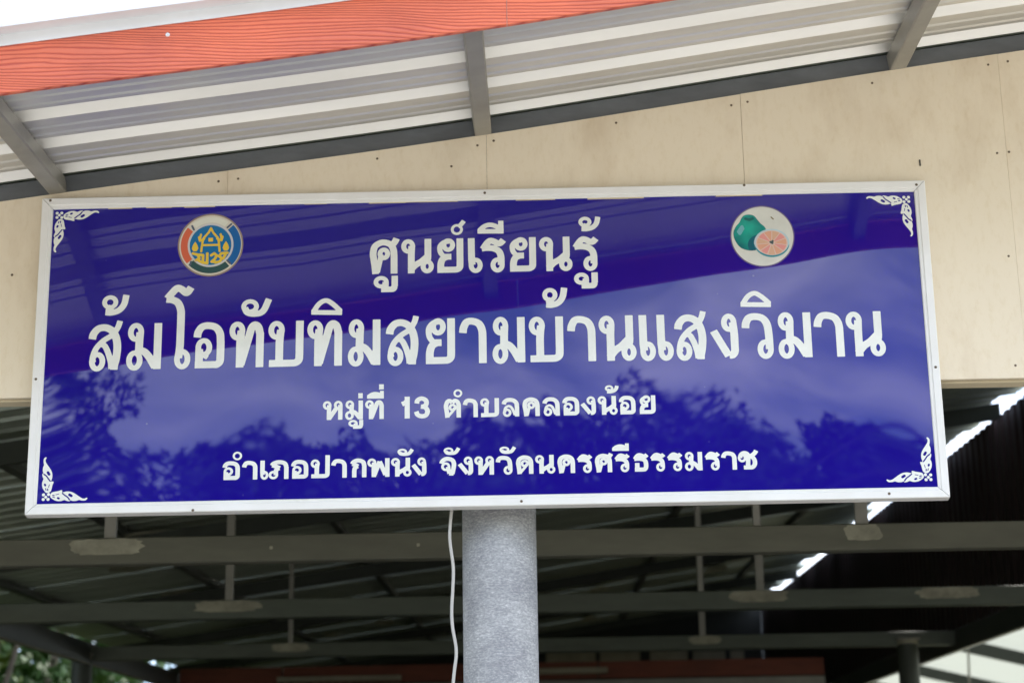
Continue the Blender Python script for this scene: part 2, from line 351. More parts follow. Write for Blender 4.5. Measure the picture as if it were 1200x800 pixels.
def field_mesh(name, x0, x1, z0, z1, cell, fn, m, lift, parent, world=True):
    """mesh of the region fn < 0 laid lift metres in front of the printed sheet"""
    x0 -= cell*2; z0 -= cell*2; n1 = int((x1-x0)/cell)+4; n2 = int((z1-z0)/cell)+4
    gx_ = x0+np.arange(n1)*cell; gz_ = z0+np.arange(n2)*cell; P = np.stack(np.meshgrid(gx_, gz_), -1)
    D = fn(P); verts = []; faces = []; idx = {}
    def vid(key, p):
        if key not in idx: idx[key] = len(verts); verts.append(p)
        return idx[key]
    I = D < 0
    cnt = I[:-1, :-1].astype(int)+I[1:, :-1]+I[:-1, 1:]+I[1:, 1:]
    for j, i in np.argwhere(cnt > 0):
        cs = [(j, i), (j, i+1), (j+1, i+1), (j+1, i)]; poly = []
        for k in range(4):
            a, b = cs[k], cs[(k+1) % 4]
            if I[a]: poly.append(vid(a, (gx_[a[1]], gz_[a[0]])))
            if I[a] != I[b]:
                t = D[a]/(D[a]-D[b]); key = (a, b) if a < b else (b, a)
                poly.append(vid(key, (gx_[a[1]]+(gx_[b[1]]-gx_[a[1]])*t, gz_[a[0]]+(gz_[b[0]]-gz_[a[0]])*t)))
        if len(poly) > 2: faces.append(poly)
    V = np.array(verts); Y = YP + disp(V[:, 0], V[:, 1]) - lift
    me_ = bpy.data.meshes.new(name)
    me_.from_pydata(np.stack([V[:, 0], Y, V[:, 1]-Z0], -1).tolist(), [], faces); me_.update()
    o = link(name, me_, m, parent, smooth=True); return o

def Lp(*p): return ('L', p)
def Sp(*p): return ('S', p)
def Tp(*p): return ('T', p)
def O(cx, cy, rx, ry): return ('O', (cx, cy, rx, ry))
G = {}   # glyph strokes in a unit box of centrelines; 9 / -9 = the outer edge of the box
arch_r = [(0, .70), (.04, .84), (.2, .97), (.47, 1.0), (.78, .95), (.96, .79), (1, .55)]
G['น'] = [O(.14, .85, .14, .15), Sp((.28, .86), (.265, .62), (.262, .4)), Lp((.262, .45), (.262, -9)), Sp((.22, .0), (.42, .18), (.65, .30), (.88, .47)), Lp((.915, 9), (.915, .45)), Sp((.915, .5), (.90, .38), (.84, .27)), O(.885, .13, .125, .14)]
G['ม'] = [O(.18, .86, .155, .155), Sp((.335, .86), (.32, .65), (.31, .35)), O(.16, .14, .16, .17), Sp((.24, .33), (.45, .38), (.68, .24), (.93, -.04)), Lp((1, 9), (1, -9))]
G['บ'] = [O(.165, .85, .155, .155), Sp((.32, .86), (.29, .68), (.275, .5)), Lp((.275, .52), (.275, 0)), ('L', ((-.09, 0), (.72, 0))), Sp((.68, 0), (.86, .01), (.98, .08), (1, .24)), Lp((1, .2), (1, 9))]
G['ป'] = G['บ'][:-1] + [Lp((1, .2), (1, 1.42))]
G['ท'] = [O(.15, .85, .15, .155), Sp((.30, .86), (.275, .68), (.262, .5)), Lp((.262, .52), (.262, -9)), Lp((.30, -.02), (.62, .78)), Sp((.60, .73), (.68, .92), (.80, 1.0), (.93, .94), (1, .76)), Lp((1, .8), (1, -9))]
G['อ'] = [Sp(*arch_r), Lp((1, .6), (1, .2)), Sp((1, .22), (.985, .08), (.87, .005), (.72, 0)), Lp((.76, 0), (-.07, 0)), Lp((.10, 0), (.10, .40)), O(.29, .44, .19, .155), Tp((.29, .285), (.38, .24), (.30, .17))]
G['า'] = [Sp((0, .70), (.04, .84), (.2, .98), (.5, 1.0), (.82, .93), (.98, .75), (1, .5)), Lp((1, .55), (1, -9))]
G['ว'] = [Sp((0, .70), (.03, .84), (.17, .97), (.45, 1.0), (.75, .95), (.93, .79), (.99, .5), (1, .14)), O(.82, .14, .18, .165)]
G['ส'] = [Sp((0, .70), (.05, .84), (.24, .97), (.52, .99), (.78, .90), (.94, .72), (1, .48), (.97, .2), (.90, -.0)), Lp((.91, .04), (.90, -9)), Tp((1.07, 1.16), (.98, .98), (.78, .80), (.45, .66), (.18, .47), (.055, .25), (.07, .11)), O(.235, .125, .165, .16), Tp((.30, .56), (.48, .54), (.64, .36), (.76, .12), (.80, -.06))]
G['ล'] = [Sp((0, .70), (.05, .84), (.24, .97), (.52, .99), (.78, .93), (.96, .75), (1, .48)), Lp((1, .52), (1, -9)), Tp((.08, .14), (.07, .32), (.18, .50), (.40, .57), (.60, .45), (.74, .2), (.84, -.04)), O(.25, .13, .16, .15)]
G['ย'] = [O(.43, .87, .17, .135), Tp((.46, 1.0), (.22, .97), (.03, .83), (.05, .62), (.22, .48), (.34, .455)), Lp((.28, .46), (.58, .46)), Sp((.36, .455), (.16, .38), (.07, .22), (.06, .0)), Lp((.06, .1), (.06, -9)), Lp((-.08, 0), (.72, 0)), Sp((.68, 0), (.86, .01), (.98, .08), (1, .24)), Lp((1, .2), (1, 9))]
G['เ'] = [Lp((0, 9), (.02, .3)), Sp((.02, .5), (.04, .3), (.10, .16)), O(.55, .14, .47, .165)]
G['แ'] = G['เ']
G['โ'] = [Sp((.57, .18), (.62, .45), (.63, .8), (.63, 1.2), (.61, 1.42), (.48, 1.60), (.25, 1.68), (-.02, 1.70)), Sp((.02, 1.72), (.2, 1.85), (.42, 1.98), (.62, 1.95), (.84, 1.86), (1.03, 2.0)), O(.74, .15, .18, .17)]
G['ง'] = [O(.74, .85, .20, .15), Sp((.94, .86), (.99, .6), (1, .3), (.99, .1), (.88, .01), (.70, 0)), Lp((.66, -.02), (-.08, .64))]
G['ร'] = [Sp((1.14, 1.02), (.96, .91), (.80, .91), (.62, .97), (.42, 1.0), (.24, .92), (.0, .71)), Sp((-.06, .73), (.25, .75), (.62, .72), (.88, .62), (.99, .44), (1, .14)), O(.80, .14, .20, .16)]
ko = [Lp((.14, -9), (.10, .2)), Sp((.12, .1), (.05, .42), (.02, .62), (.10, .86), (.34, .985), (.58, 1.0), (.84, .92), (.97, .74), (1, .5)), Lp((1, .55), (1, -9)), O(.52, .60, .135, .12), Tp((.385, .58), (.34, .35), (.22, -.05))]
G['ค'] = ko
G['ศ'] = ko + [Sp((1.12, 1.14), (1.02, 1.0), (.86, .88))]
G['ด'] = [Lp((.12, -9), (.09, .2)), Sp((.11, .1), (.05, .42), (.02, .62), (.10, .86), (.34, .985), (.58, 1.0), (.84, .92), (.97, .74), (1, .5)), Lp((1, .55), (1, -9)), O(.52, .58, .15, .12), Tp((.67, .56), (.60, .40), (.44, .22), (.20, -.02))]
G['ต'] = [Lp((.12, -9), (.09, .2)), Sp((.11, .1), (.05, .42), (.02, .66), (.12, .92), (.30, 1.0), (.50, .88)), Sp((.50, .88), (.70, 1.0), (.90, .93), (.99, .74), (1, .5)), Lp((1, .55), (1, -9)), O(.53, .55, .14, .12), Tp((.67, .53), (.60, .38), (.44, .20), (.20, -.02))]
G['ห'] = [O(.12, .84, .14, .155), Sp((.26, .86), (.25, .68), (.245, .5)), Lp((.245, .52), (.245, -9)), Lp((.28, -.02), (.78, .70)), O(.86, .85, .14, .155), Sp((1.0, .86), (1.0, .6)), Lp((1, .7), (1, -9))]
G['จ'] = [Sp((0, .68), (.08, .84), (.3, .98), (.6, 1.0), (.9, .90), (1.02, .68), (1.0, .42), (.93, .15), (.88, -.04)), O(.35, .47, .19, .16), Sp((.54, .46), (.58, .25), (.66, .0)), Lp((.80, .03), (.79, -9))]
G['พ'] = [O(.11, .84, .13, .155), Sp((.24, .86), (.235, .68), (.23, .5)), Lp((.23, .52), (.23, -9)), Lp((.26, -.0), (.56, .92)), Lp((.56, .92), (.90, -.0)), Lp((1, 9), (1, -9))]
G['ภ'] = [O(.14, .14, .17, .15), Sp((.31, .14), (.30, .35), (.34, .50), (.52, .60)), Sp((.56, .60), (.30, .72), (.05, .80)), Sp((.03, .78), (.12, .90), (.36, 1.0), (.66, 1.0), (.90, .90), (1, .68)), Lp((1, .7), (1, -9))]
G['ก'] = [Lp((.16, -9), (.16, .3)), Sp((.16, .25), (.19, .45), (.28, .55), (.46, .62)), Sp((.48, .61), (.26, .71), (.0, .79)), Sp((-.02, .77), (.08, .90), (.32, 1.0), (.62, 1.0), (.90, .90), (1, .68)), Lp((1, .7), (1, -9))]
G['ธ'] = [Sp((1.12, 1.02), (.94, .91), (.78, .91), (.58, .97), (.38, 1.0), (.20, .92), (.0, .71)), Sp((-.06, .73), (.3, .75), (.66, .72), (.90, .62), (.99, .44), (1, .2), (.90, .03), (.68, 0)), Lp((.72, 0), (-.03, 0)), Lp((.2, .46), (.2, 0))]
G['ช'] = [O(.13, .66, .15, .16), Sp((-.02, .68), (.06, .88), (.24, 1.0), (.46, .96), (.56, .78), (.54, .4), (.52, .0)), Lp((.22, 0), (.66, 0)), Sp((.62, 0), (.84, .02), (.99, .2), (1.0, .46), (.86, .70), (.62, .80)), Sp((1.14, 1.16), (1.02, .98), (.84, .84), (.66, .76))]
G['1'] = [Lp((1, 9), (1, -9)), Sp((1, .92), (.6, .78), (-.1, .70))]
G['3'] = [Sp((0, .72), (.08, .9), (.45, 1.0), (.85, .88), (.86, .64), (.52, .54), (.38, .54)), Sp((.45, .54), (.8, .49), (1, .28), (.86, .06), (.48, 0), (.1, .08), (-.05, .27))]
# marks above and below, each in its own box
G['ิ'] = [Lp((-9, .02), (9, -.06)), Sp((-.02, .06), (.2, .72), (.46, 1.0), (.72, .72), (1.05, .06))]
G['ี'] = [Lp((-9, .04), (9, .0)), Sp((-.04, .12), (.2, .62), (.46, .80), (.72, .66), (.98, .3)), Lp((1, 9), (1, -9))]
G['่'] = [Lp((.5, 9), (.5, -9))]
G['ํ'] = [O(.5, .5, .5, .5)]
G['ั'] = [O(.18, .62, .24, .38), Sp((-.05, .5), (.08, .1), (.4, -.02), (.75, .2), (1.0, 1.25))]
G['้'] = [O(.20, .70, .24, .30), Sp((.3, .45), (.12, .10), (.06, .04)), Sp((-.02, .0), (.3, -.02), (.66, .14), (.9, .55), (1.0, 1.2))]
G['์'] = [O(.3, .3, .36, .34), Sp((.42, .62), (.64, .72), (1.0, 1.15))]
G['ู'] = [O(.2, .68, .26, .32), Sp((.46, .7), (.46, .35), (.42, .0)), Lp((.2, 0), (.72, 0)), Sp((.68, 0), (.92, .03), (1, .3)), Lp((1, .25), (1, 9))]

def glyph(ch, X0, X1, Zb, Zt, sw, cell, ysq=1.07):
    hw = sw/2
    ix0, ix1, iz0, iz1 = X0+hw, X1-hw, Zb+hw/ysq, Zt-hw/ysq
    if ix1-ix0 < 1e-4: ix0 = ix1 = (X0+X1)/2
    if iz1-iz0 < 1e-4: iz0 = iz1 = (Zb+Zt)/2
    def T(p):
        u, v = p
        x = X0 if u <= -8 else X1 if u >= 8 else ix0+(ix1-ix0)*u
        z = Zb if v <= -8 else Zt if v >= 8 else iz0+(iz1-iz0)*v
        return np.array([x, z*ysq])
    prim = []
    for kind, p in G[ch]:
        hh = hw*(.76 if sw > .014 else .62) if kind == 'T' else hw
        if kind == 'O':
            cx, cy, rx, ry = p
            w_, h_ = max(ix1-ix0, 1e-9), max((iz1-iz0)*ysq, 1e-9); c0 = T((cx, cy)); lf = .73 if sw > .014 else .60; k_ = (1-lf)*hw
            pts = [c0+np.array([(rx*w_+k_)*math.cos(a), (ry*h_+k_)*math.sin(a)]) for a in np.linspace(0, 2*math.pi, 25)]; caps = (0, 0); hh = hw*lf
        elif kind in 'ST': pts = catmull([T(q) for q in p]); caps = (1, 1)
        else: pts = [T(q) for q in p]; caps = (1, 1)
        prim.append((pts, caps, hh))
    allp = np.array([q for pts, _, _ in prim for q in pts])
    def fn(P):
        P = P*np.array([1, ysq]); D = np.full(P.shape[:-1], 1e9)
        for pts, caps, hh in prim:
            n = len(pts)-1; d = np.full(P.shape[:-1], 1e9)
            for i in range(n): d = np.minimum(d, seg_sd(P, pts[i], pts[i+1], hh, 0, 0))
            if caps[0]:
                for p0, p1 in ((pts[0], pts[1]), (pts[-1], pts[-2])):
                    t = (p1-p0)/np.hypot(*(p1-p0)); q = P-p0; al = -(q@t)
                    d = np.where((np.hypot(q[..., 0], q[..., 1]) < hh*1.5) & (al > -hh*.5), np.maximum(d, al), d)
            D = np.minimum(D, d)
        return D
    field_mesh('letter', allp[:, 0].min()-hw, allp[:, 0].max()+hw, allp[:, 1].min()/ysq-hw, allp[:, 1].max()/ysq+hw, cell, fn, M['print_white'], 0.0005, panel)

def line_fn(p, q): return lambda x: p[1]+(q[1]-p[1])*(x-p[0])/(q[0]-p[0])
PXM = 1/438.0
def text_line(base, top, sw, cell, items):
    bf, tf = line_fn(*base), line_fn(*top)
    for it in items:
        ch, x0, x1 = it[:3]; xm = (x0+x1)/2
        if len(it) == 3:
            yb, yt = bf(xm), tf(xm); s = sw
        else: yt, yb = it[3], it[4]; s = it[5] if len(it) > 5 else sw*.78
        ym = (yb+yt)/2
        glyph(ch, px(x0, ym, YP).x, px(x1, ym, YP).x, px(xm, yb, YP).z, px(xm, yt, YP).z, s*PXM, cell)
text_line([(504, 320), (665, 317.3)], [(504, 280), (665, 277.3)], 8.0, .0013, [
    ('ศ', 432.8, 465.8), ('ู', 439, 466.2, 323.3, 342.3, 7.4), ('น', 470.2, 508), ('ย', 511, 543), ('์', 529, 546.5, 258.5, 275, 5.6), ('เ', 548.4, 565.3),
    ('ร', 561.9, 591.2), ('ี', 559.5, 590, 259, 274, 6.2), ('ย', 596, 628.1), ('น', 631.9, 670.3), ('ร', 670.6, 699.8), ('้', 678.6, 703.8, 254, 270.8, 6.2), ('ู', 673.9, 700.6, 319.3, 338, 7.4)])
text_line([(170, 432.5), (975, 418)], [(170, 378.8), (975, 365.5)], 9.0, .0016, [
    ('ส', 103.2, 142), ('้', 120.6, 151.5, 345.8, 369.2, 7.6), ('ม', 148.6, 189.2), ('โ', 189.2, 225.7), ('อ', 226.4, 263.1), ('ท', 268.6, 309.1), ('ั', 284.4, 319, 350.5, 370.8, 7.8),
    ('บ', 314, 355.6), ('ท', 360, 400.9), ('ิ', 364.9, 401, 349.4, 368.6, 6.2), ('ม', 407.8, 445.8), ('ส', 452, 490.3), ('ย', 497.4, 533.2), ('า', 538, 570.1), ('ม', 577, 615.2),
    ('บ', 619.6, 660.2), ('้', 636.4, 665.2, 337.3, 360.3, 7.6), ('า', 664.8, 698), ('น', 701.9, 745.1), ('แ', 749, 767.8), ('แ', 770, 788.8), ('ส', 790.2, 827.6), ('ง', 833.6, 865.1),
    ('ว', 869.5, 905.8), ('ิ', 867.5, 903, 340.9, 359.4, 6.2), ('ม', 911.5, 950.8), ('า', 953.9, 988.6), ('น', 991.9, 1036.6)])
text_line([(439, 490.9), (718, 485.6)], [(439, 468.8), (718, 463.8)], 5.1, .0008, [
    ('ห', 378.7, 401.4), ('ม', 404.5, 425.3), ('่', 419.9, 425.1, 460.6, 466.6, 5.2), ('ู', 409, 425.6, 491.8, 502.2, 4.6), ('ท', 427.9, 449.8), ('ี', 430.2, 449.8, 458, 467, 4.4), ('่', 444.2, 449.8, 450.2, 456.2, 5.4),
    ('1', 468.6, 480.2, 464.7, 490.2, 5.9), ('3', 485.6, 503.8, 464.2, 490, 5.5), ('ต', 519.8, 540.1), ('ํ', 531.4, 541.7, 456, 465.4, 3.9), ('า', 542.4, 560), ('บ', 562.6, 584.8), ('ล', 587.8, 608.4),
    ('ค', 612, 632.4), ('ล', 635.6, 655.9), ('อ', 658.9, 678.8), ('ง', 680.8, 698.3), ('น', 700.5, 723.5), ('้', 709.3, 725.2, 451.2, 460.6, 4.3), ('อ', 725.3, 744.8), ('ย', 748.6, 768.2)])
text_line([(309, 561.3), (818, 550.9)], [(309, 539.4), (818, 529.3)], 5.1, .0008, [
    ('อ', 260.6, 281.1), ('ํ', 272.7, 283.7, 529, 539, 4), ('า', 283.5, 301.7), ('เ', 304.9, 314.6), ('ภ', 315.4, 338.2), ('อ', 341, 361.3), ('ป', 363.9, 386.4), ('า', 388.1, 406.4), ('ก', 410.4, 429.5),
    ('พ', 430.9, 456.5), ('น', 458.2, 482.1), ('ั', 466.6, 485.4, 525.4, 533.8, 4.3), ('ง', 482.6, 499.8), ('จ', 514.7, 534.3), ('ั', 520.7, 539.8, 524, 532.7, 4.3), ('ง', 536.9, 554.4), ('ห', 556.3, 578.8),
    ('ว', 580.9, 600.5), ('ั', 586.2, 605.3, 522.9, 531.4, 4.3), ('ด', 604.4, 625), ('น', 627.2, 650.5), ('ค', 653, 673.8), ('ร', 675.5, 693.4), ('ศ', 696.9, 717.2), ('ร', 719.6, 737.2), ('ี', 717.3, 736.8, 519.4, 528.2, 4.2),
    ('ธ', 741.5, 759.6), ('ร', 761.3, 779), ('ร', 781.2, 799), ('ม', 802.5, 823), ('ร', 825.3, 843.1), ('า', 845.1, 863.3), ('ช', 865, 887)])

# ---- emblem and fruit roundels, as flat print in layers
def roundel_space(cx, cy, rx, ry):
    c = px(cx, cy, YP); ax = px(cx+rx, cy, YP).x-c.x; az = px(cx, cy-ry, YP).z-c.z
    return c, ax, az
def layer(name, sp, fn, m, lift, parent, r=1.02, cell=.0016, label=None):
    c, ax, az = sp
    def g(P): return fn((P-np.array([c.x, c.z]))/np.array([ax, az]))*ax
    o = field_mesh(name, c.x-ax*r, c.x+ax*r, c.z-az*r, c.z+az*r, cell, g, m, lift, parent)
    if label: o['label'] = label
    return o
def pm(name, c, rough=.2, **k): return mat(name, c, rough, **k)
rad = lambda P: np.hypot(P[..., 0], P[..., 1])
def ring(r0, r1): return lambda P: np.maximum(rad(P)-r1, r0-rad(P))
def arc(r0, r1, a0, a1):
    am, ah = R((a0+a1)/2), R((a1-a0)/2)
    def f(P):
        a = np.arctan2(P[..., 1], P[..., 0])-am; a = np.abs((a+math.pi) % (2*math.pi)-math.pi)
        return np.maximum(np.maximum(rad(P)-r1, r0-rad(P)), (a-ah)*rad(P))
    return f
def strokes(lst, hw):
    segs = []
    for p in lst:
        p = [np.array(q, float) for q in p]
        segs += [(p[i], p[i+1]) for i in range(len(p)-1)]
    return lambda P: np.minimum.reduce([seg_sd(P, a, b, hw, 0, 0) for a, b in segs])
def union(*f): return lambda P: np.minimum.reduce([g(P) for g in f])
sp = roundel_space(246.8, 287.3, 38.4, 36.4)
em = layer('emblem', sp, ring(-1, 1.0), pm('emblem cream white', (.66, .62, .52)), .0005, sign, label='round development department style emblem in four coloured quarters')
em['label'] = 'round emblem with red, white, blue and green ring round a yellow house'
def ep(nm, f, c, lift, cell=.0013): return layer(nm, sp, f, pm(nm.replace('_', ' ')+' ink', c), lift, panel, cell=cell)
ep('emblem_rim', ring(.955, 1.0), (.30, .22, .18), .0007)
ep('emblem_red_arc', arc(.70, .91, 141, 219), (.66, .13, .06), .0007)
ep('emblem_blue_arc', arc(.70, .93, -45, 43), (.004, .115, .36), .0007)
ep('emblem_green_arc', arc(.70, .90, 223, 311), (.02, .075, .075), .0007)
ep('emblem_white_arc', arc(.72, .90, 54, 130), (.72, .72, .62), .0007)
ep('emblem_ring', ring(.64, .69), (.60, .62, .64), .0009)
ep('emblem_disc', ring(-1, .635), (.002, .15, .36), .0007)
yel = (.78, .54, .05)
drop = lambda cx: (lambda P: poly_sd(P, [(cx, .12), (cx+.07, -.0), (cx+.10, -.1), (cx+.05, -.19), (cx-.05, -.19), (cx-.10, -.1), (cx-.07, 0)]))
house = [[(0, .54), (-.07, .40), (-.22, .22), (-.25, .1), (-.28, -.2)], [(0, .54), (.07, .40), (.22, .22), (.25, .1), (.28, -.2)], [(-.26, .0), (.26, .0)],
         [(-.2, .2), (-.33, .14), (-.36, .26)], [(.2, .2), (.33, .14), (.36, .26)], [(-.33, .2), (-.30, .34)], [(.33, .2), (.30, .34)]]
ep('emblem_house', union(strokes(house, .033), lambda P: np.maximum(np.abs(P[..., 0])-.07, np.abs(P[..., 1]-.17)-.06), drop(-.47), drop(.47)), yel, .0009, .001)
low = [[(-.53, -.26), (-.38, -.30), (-.33, -.42), (-.44, -.48)], [(-.33, -.30), (-.22, -.32), (-.22, -.55), (-.09, -.58), (-.09, -.27)], [(-.22, -.56), (-.34, -.5)],
       [(.03, -.33), (.12, -.27), (.2, -.34), (.15, -.44), (.05, -.53), (.2, -.55)], [(.52, -.26), (.34, -.27), (.27, -.36), (.36, -.43), (.30, -.53), (.16, -.56)], [(.46, -.32), (.40, -.44)]]
ep('emblem_letters', strokes(low, .042), yel, .0009, .001)

sp2 = roundel_space(893.4, 276.8, 37.6, 35.6)
sp_ = sp; sp = sp2
layer('fruit_picture', sp2, ring(-1, 1.0), pm('roundel off white', (.66, .66, .60), noise=(20, .08, 5)), .0005, sign)['label'] = 'round picture of a green pomelo beside a cut pink half'
ep('picture_rim', ring(.965, 1.0), (.16, .12, .22), .0007)
frt = lambda P: poly_sd(P, catmull([(-.64, .58), (-.56, .68), (-.40, .72), (-.24, .68), (-.14, .56), (-.04, .42), (.10, .28), (.15, .0), (.0, -.28), (-.2, -.44), (-.44, -.46), (-.70, -.36), (-.86, -.12), (-.90, .12), (-.82, .32), (-.70, .46), (-.64, .58)], 4))
gm = pm('pomelo green ink', (.005, .30, .24), .2, noise=(13, .5, 2), dark=(.002, .09, .12), light=(.01, .40, .30))
layer('pomelo_picture', sp2, frt, gm, .0008, panel)
layer('pomelo_highlight', sp2, strokes([[(-.74, .16), (-.62, .32)], [(-.70, .10), (-.60, .26)]], .05), pm('pomelo highlight ink', (.16, .42, .46)), .001, panel)
layer('pomelo_shadow', sp2, lambda P: np.maximum(frt(P), np.hypot((P[..., 0]+.05)/.42, (P[..., 1]+.28)/.34)-1), pm('pomelo shadow ink', (.003, .11, .15)), .0009, panel)
layer('pomelo_crown', sp2, strokes([[(-.50, .58), (-.38, .54), (-.28, .58)]], .045), pm('pomelo shade ink', (.004, .12, .11)), .001, panel)
tl = lambda s, dx=0: (lambda P: (np.hypot((P[..., 0]-.28-dx)/(.55*s), (P[..., 1]+.23)/(.46*s))-1)*.4)
layer('cut_pomelo_rind', sp2, tl(1.0), pm('rind pale blue ink', (.45, .60, .66)), .001, panel)
layer('cut_pomelo_edge', sp2, lambda P: np.maximum(tl(1.0)(P), -(np.hypot((P[..., 0]-.28)/.55, (P[..., 1]+.17)/.46)-1)*.4), pm('rind edge teal ink', (.03, .25, .30)), .0013, panel)
layer('cut_pomelo_pith', sp2, tl(.90), pm('pith ink', (.70, .52, .44)), .0012, panel)
for k in range(11):
    a0 = k*2*math.pi/11+.1
    def seg(P, a0=a0):
        q = np.stack([(P[..., 0]-.28)/.55, (P[..., 1]+.23)/.46], -1); r_ = np.hypot(q[..., 0], q[..., 1]); a = np.arctan2(q[..., 1], q[..., 0])-a0
        a = np.abs((a+math.pi) % (2*math.pi)-math.pi)
        return np.maximum(np.maximum(r_-.83, .16-r_), (a-2*math.pi/22)*r_+.025)*.45
    layer('pomelo_segment', sp2, seg, pm('segment ink %d' % (k % 3), [(.70, .36, .24), (.72, .30, .27), (.66, .40, .27)][k % 3]), .0014, panel)
layer('pomelo_core', sp2, strokes([[(.24, -.20), (.30, -.24)], [(.29, -.22), (.31, -.17)]], .035), pm('core ink', (.07, .10, .10)), .0016, panel)
layer('brown_stain', sp2, strokes([[(.30, .62), (.37, .55)]], .018), pm('stain', (.16, .12, .03)), .001, panel)
# red-edge print offset line between the quarters of the emblem
sp = sp_
for q_ in ([(-.58, .62), (-.52, .50)], [(.50, .55), (.62, .66)], [(-.58, -.52), (-.60, -.62)], [(.52, -.50), (.62, -.60)]): ep('emblem_notch', strokes([q_], .03), (.08, .11, .16), .0011)

# ---- flame-pattern corner ornaments
arm = catmull([(60, 30), (75, 60), (115, 72), (160, 80), (195, 92), (212, 86), (208, 66), (222, 62), (270, 73), (325, 68), (375, 45), (425, 10), (475, -22), (510, -26), (528, -16), (542, -18), (540, -34), (515, -52),
               (470, -52), (435, -44), (400, -56), (350, -56), (325, -46), (312, -60), (275, -54), (245, -42), (200, -56), (140, -52), (95, -30), (60, 0), (60, 30)], 3)
holes = [([(90, 22), (110, 20)], 5), ([(92, 0), (118, -8)], 4), ([(158, -14), (172, -20)], 9), ([(215, 48), (250, 20), (285, -4), (312, -40)], 6), ([(308, 28), (334, 12)], 12), ([(130, 30), (170, 40)], 3)]
K = .0002
def ornament(cx, cy, sx, sz):
    c = px(cx, cy, YP)
    def f(P):
        q = (P-np.array([c.x, c.z]))/K*np.array([sx, sz])
        ds = []
        for sw_ in (0, 1):
            p = q[..., ::-1] if sw_ else q
            d = poly_sd(p, arm)
            for hp, hr in holes:
                for i in range(len(hp)-1): d = np.maximum(d, -seg_sd(p, np.array(hp[i], float), np.array(hp[i+1], float), hr*1.45, 0, 0))
            ds.append(d)
        fl = np.minimum.reduce([np.hypot(q[..., 0]-a, q[..., 1]-b)-21 for a, b in ((-30, -30), (32, -30), (-30, 32), (36, 36))] + [np.hypot(q[..., 0], q[..., 1])-26])
        fl = np.maximum(fl, -(np.abs(np.hypot(q[..., 0], q[..., 1])-23)-3.5))
        return np.minimum.reduce(ds+[fl])*K
    ex = 560*K
    x0, x1 = (c.x-70*K, c.x+ex) if sx > 0 else (c.x-ex, c.x+70*K)
    z0, z1 = (c.z-70*K, c.z+ex) if sz > 0 else (c.z-ex, c.z+70*K)
    return field_mesh('corner_ornament', x0, x1, z0, z1, .0011, f, M['print_white'], .0005, panel)
ornament(53.8, 582.5, 1, 1); ornament(1087.8, 559.3, -1, 1); ornament(69.3, 251.8, 1, -1); ornament(1062.3, 233.3, -1, -1)

# ------------------------------------------------------------------ gable wall of cream boards
def board_z(x): return zt(x)-.001
zb = px(1150, 443.5, YW).z
wall = empty('gable_wall', (0, YW, zb), 'cream fibre cement board gable infill behind the blue sign, stained near its seams', 'wall')
seam = [-3.0, -1.52, px(267, 205, YW).x, px(570, 160, YW).x, px(867.5, 115, YW).x, px(1169, 66, YW).x, 2.3, 3.0]
def board_mat():
    m = mat('cream fibre cement', (0.62, 0.53, 0.37), 0.75, bump=(70, .12, .0015))
    n = m.node_tree.nodes; l = m.node_tree.links; b = n['Principled BSDF']; t = [q for q in n if q.type == 'TEX_COORD'][0]
    a = n.new('ShaderNodeMapping'); a.inputs['Scale'].default_value = (2.2, 1, 1.0)
    n1 = n.new('ShaderNodeTexNoise'); n1.inputs['Scale'].default_value = 2.2; n1.inputs['Detail'].default_value = 9; n1.inputs['Roughness'].default_value = .62
    r1 = n.new('ShaderNodeValToRGB'); r1.color_ramp.elements[0].position = .28; r1.color_ramp.elements[0].color = (.69, .58, .43, 1)
    r1.color_ramp.elements[1].position = .50; r1.color_ramp.elements[1].color = (.81, .715, .56, 1)
    n2 = n.new('ShaderNodeTexNoise'); n2.inputs['Scale'].default_value = 26; n2.inputs['Detail'].default_value = 8; n2.inputs['Roughness'].default_value = .7
    r2 = n.new('ShaderNodeValToRGB'); r2.color_ramp.elements[0].position = .28; r2.color_ramp.elements[0].color = (.94, .92, .87, 1)
    r2.color_ramp.elements[1].position = .5; r2.color_ramp.elements[1].color = (1, 1, 1, 1)
    mx = n.new('ShaderNodeMixRGB'); mx.blend_type = 'MULTIPLY'; mx.inputs[0].default_value = 1
    l.new(t.outputs['Object'], a.inputs[0]); l.new(a.outputs[0], n1.inputs['Vector']); l.new(n1.outputs['Fac'], r1.inputs[0])
    l.new(a.outputs[0], n2.inputs['Vector']); l.new(n2.outputs['Fac'], r2.inputs[0]); l.new(r1.outputs[0], mx.inputs[1]); l.new(r2.outputs[0], mx.inputs[2])
    l.new(mx.outputs[0], b.inputs['Base Color']); return m
M['board'] = board_mat()
for i in range(len(seam)-1):
    a, b = seam[i]+.0004, seam[i+1]-.0004; jy = (i % 2)*.0012
    mb = MB(); xs = [a] + [q for q in _xs if a < q < b] + [b]; n = len(xs)
    vF = [(x, YW+jy, zb) for x in xs] + [(x, YW+jy, board_z(x)) for x in xs]; vB = [(x, YW+jy+.01, zb) for x in xs] + [(x, YW+jy+.01, board_z(x)) for x in xs]
    v = vF+vB; q = []
    for k in range(n-1):
        q += [(k, k+1, n+k+1, n+k), (2*n+k, 3*n+k, 3*n+k+1, 2*n+k+1), (k, 2*n+k, 2*n+k+1, k+1), (n+k, n+k+1, 3*n+k+1, 3*n+k)]
    q += [(0, n, 3*n, 2*n), (n-1, 3*n-1, 4*n-1, 2*n-1)]
    mb.add(v, q); o = mb.build('wall_board', M['board']); inv(o, wall)
mb = MB(); mb.bar((-3, YW+.045, zb-.004+.02), (3, YW+.045, zb-.004+.02), .048, .040, bev=.003); inv(mb.build('bottom_rail', M['cream']), wall)
mb = MB()
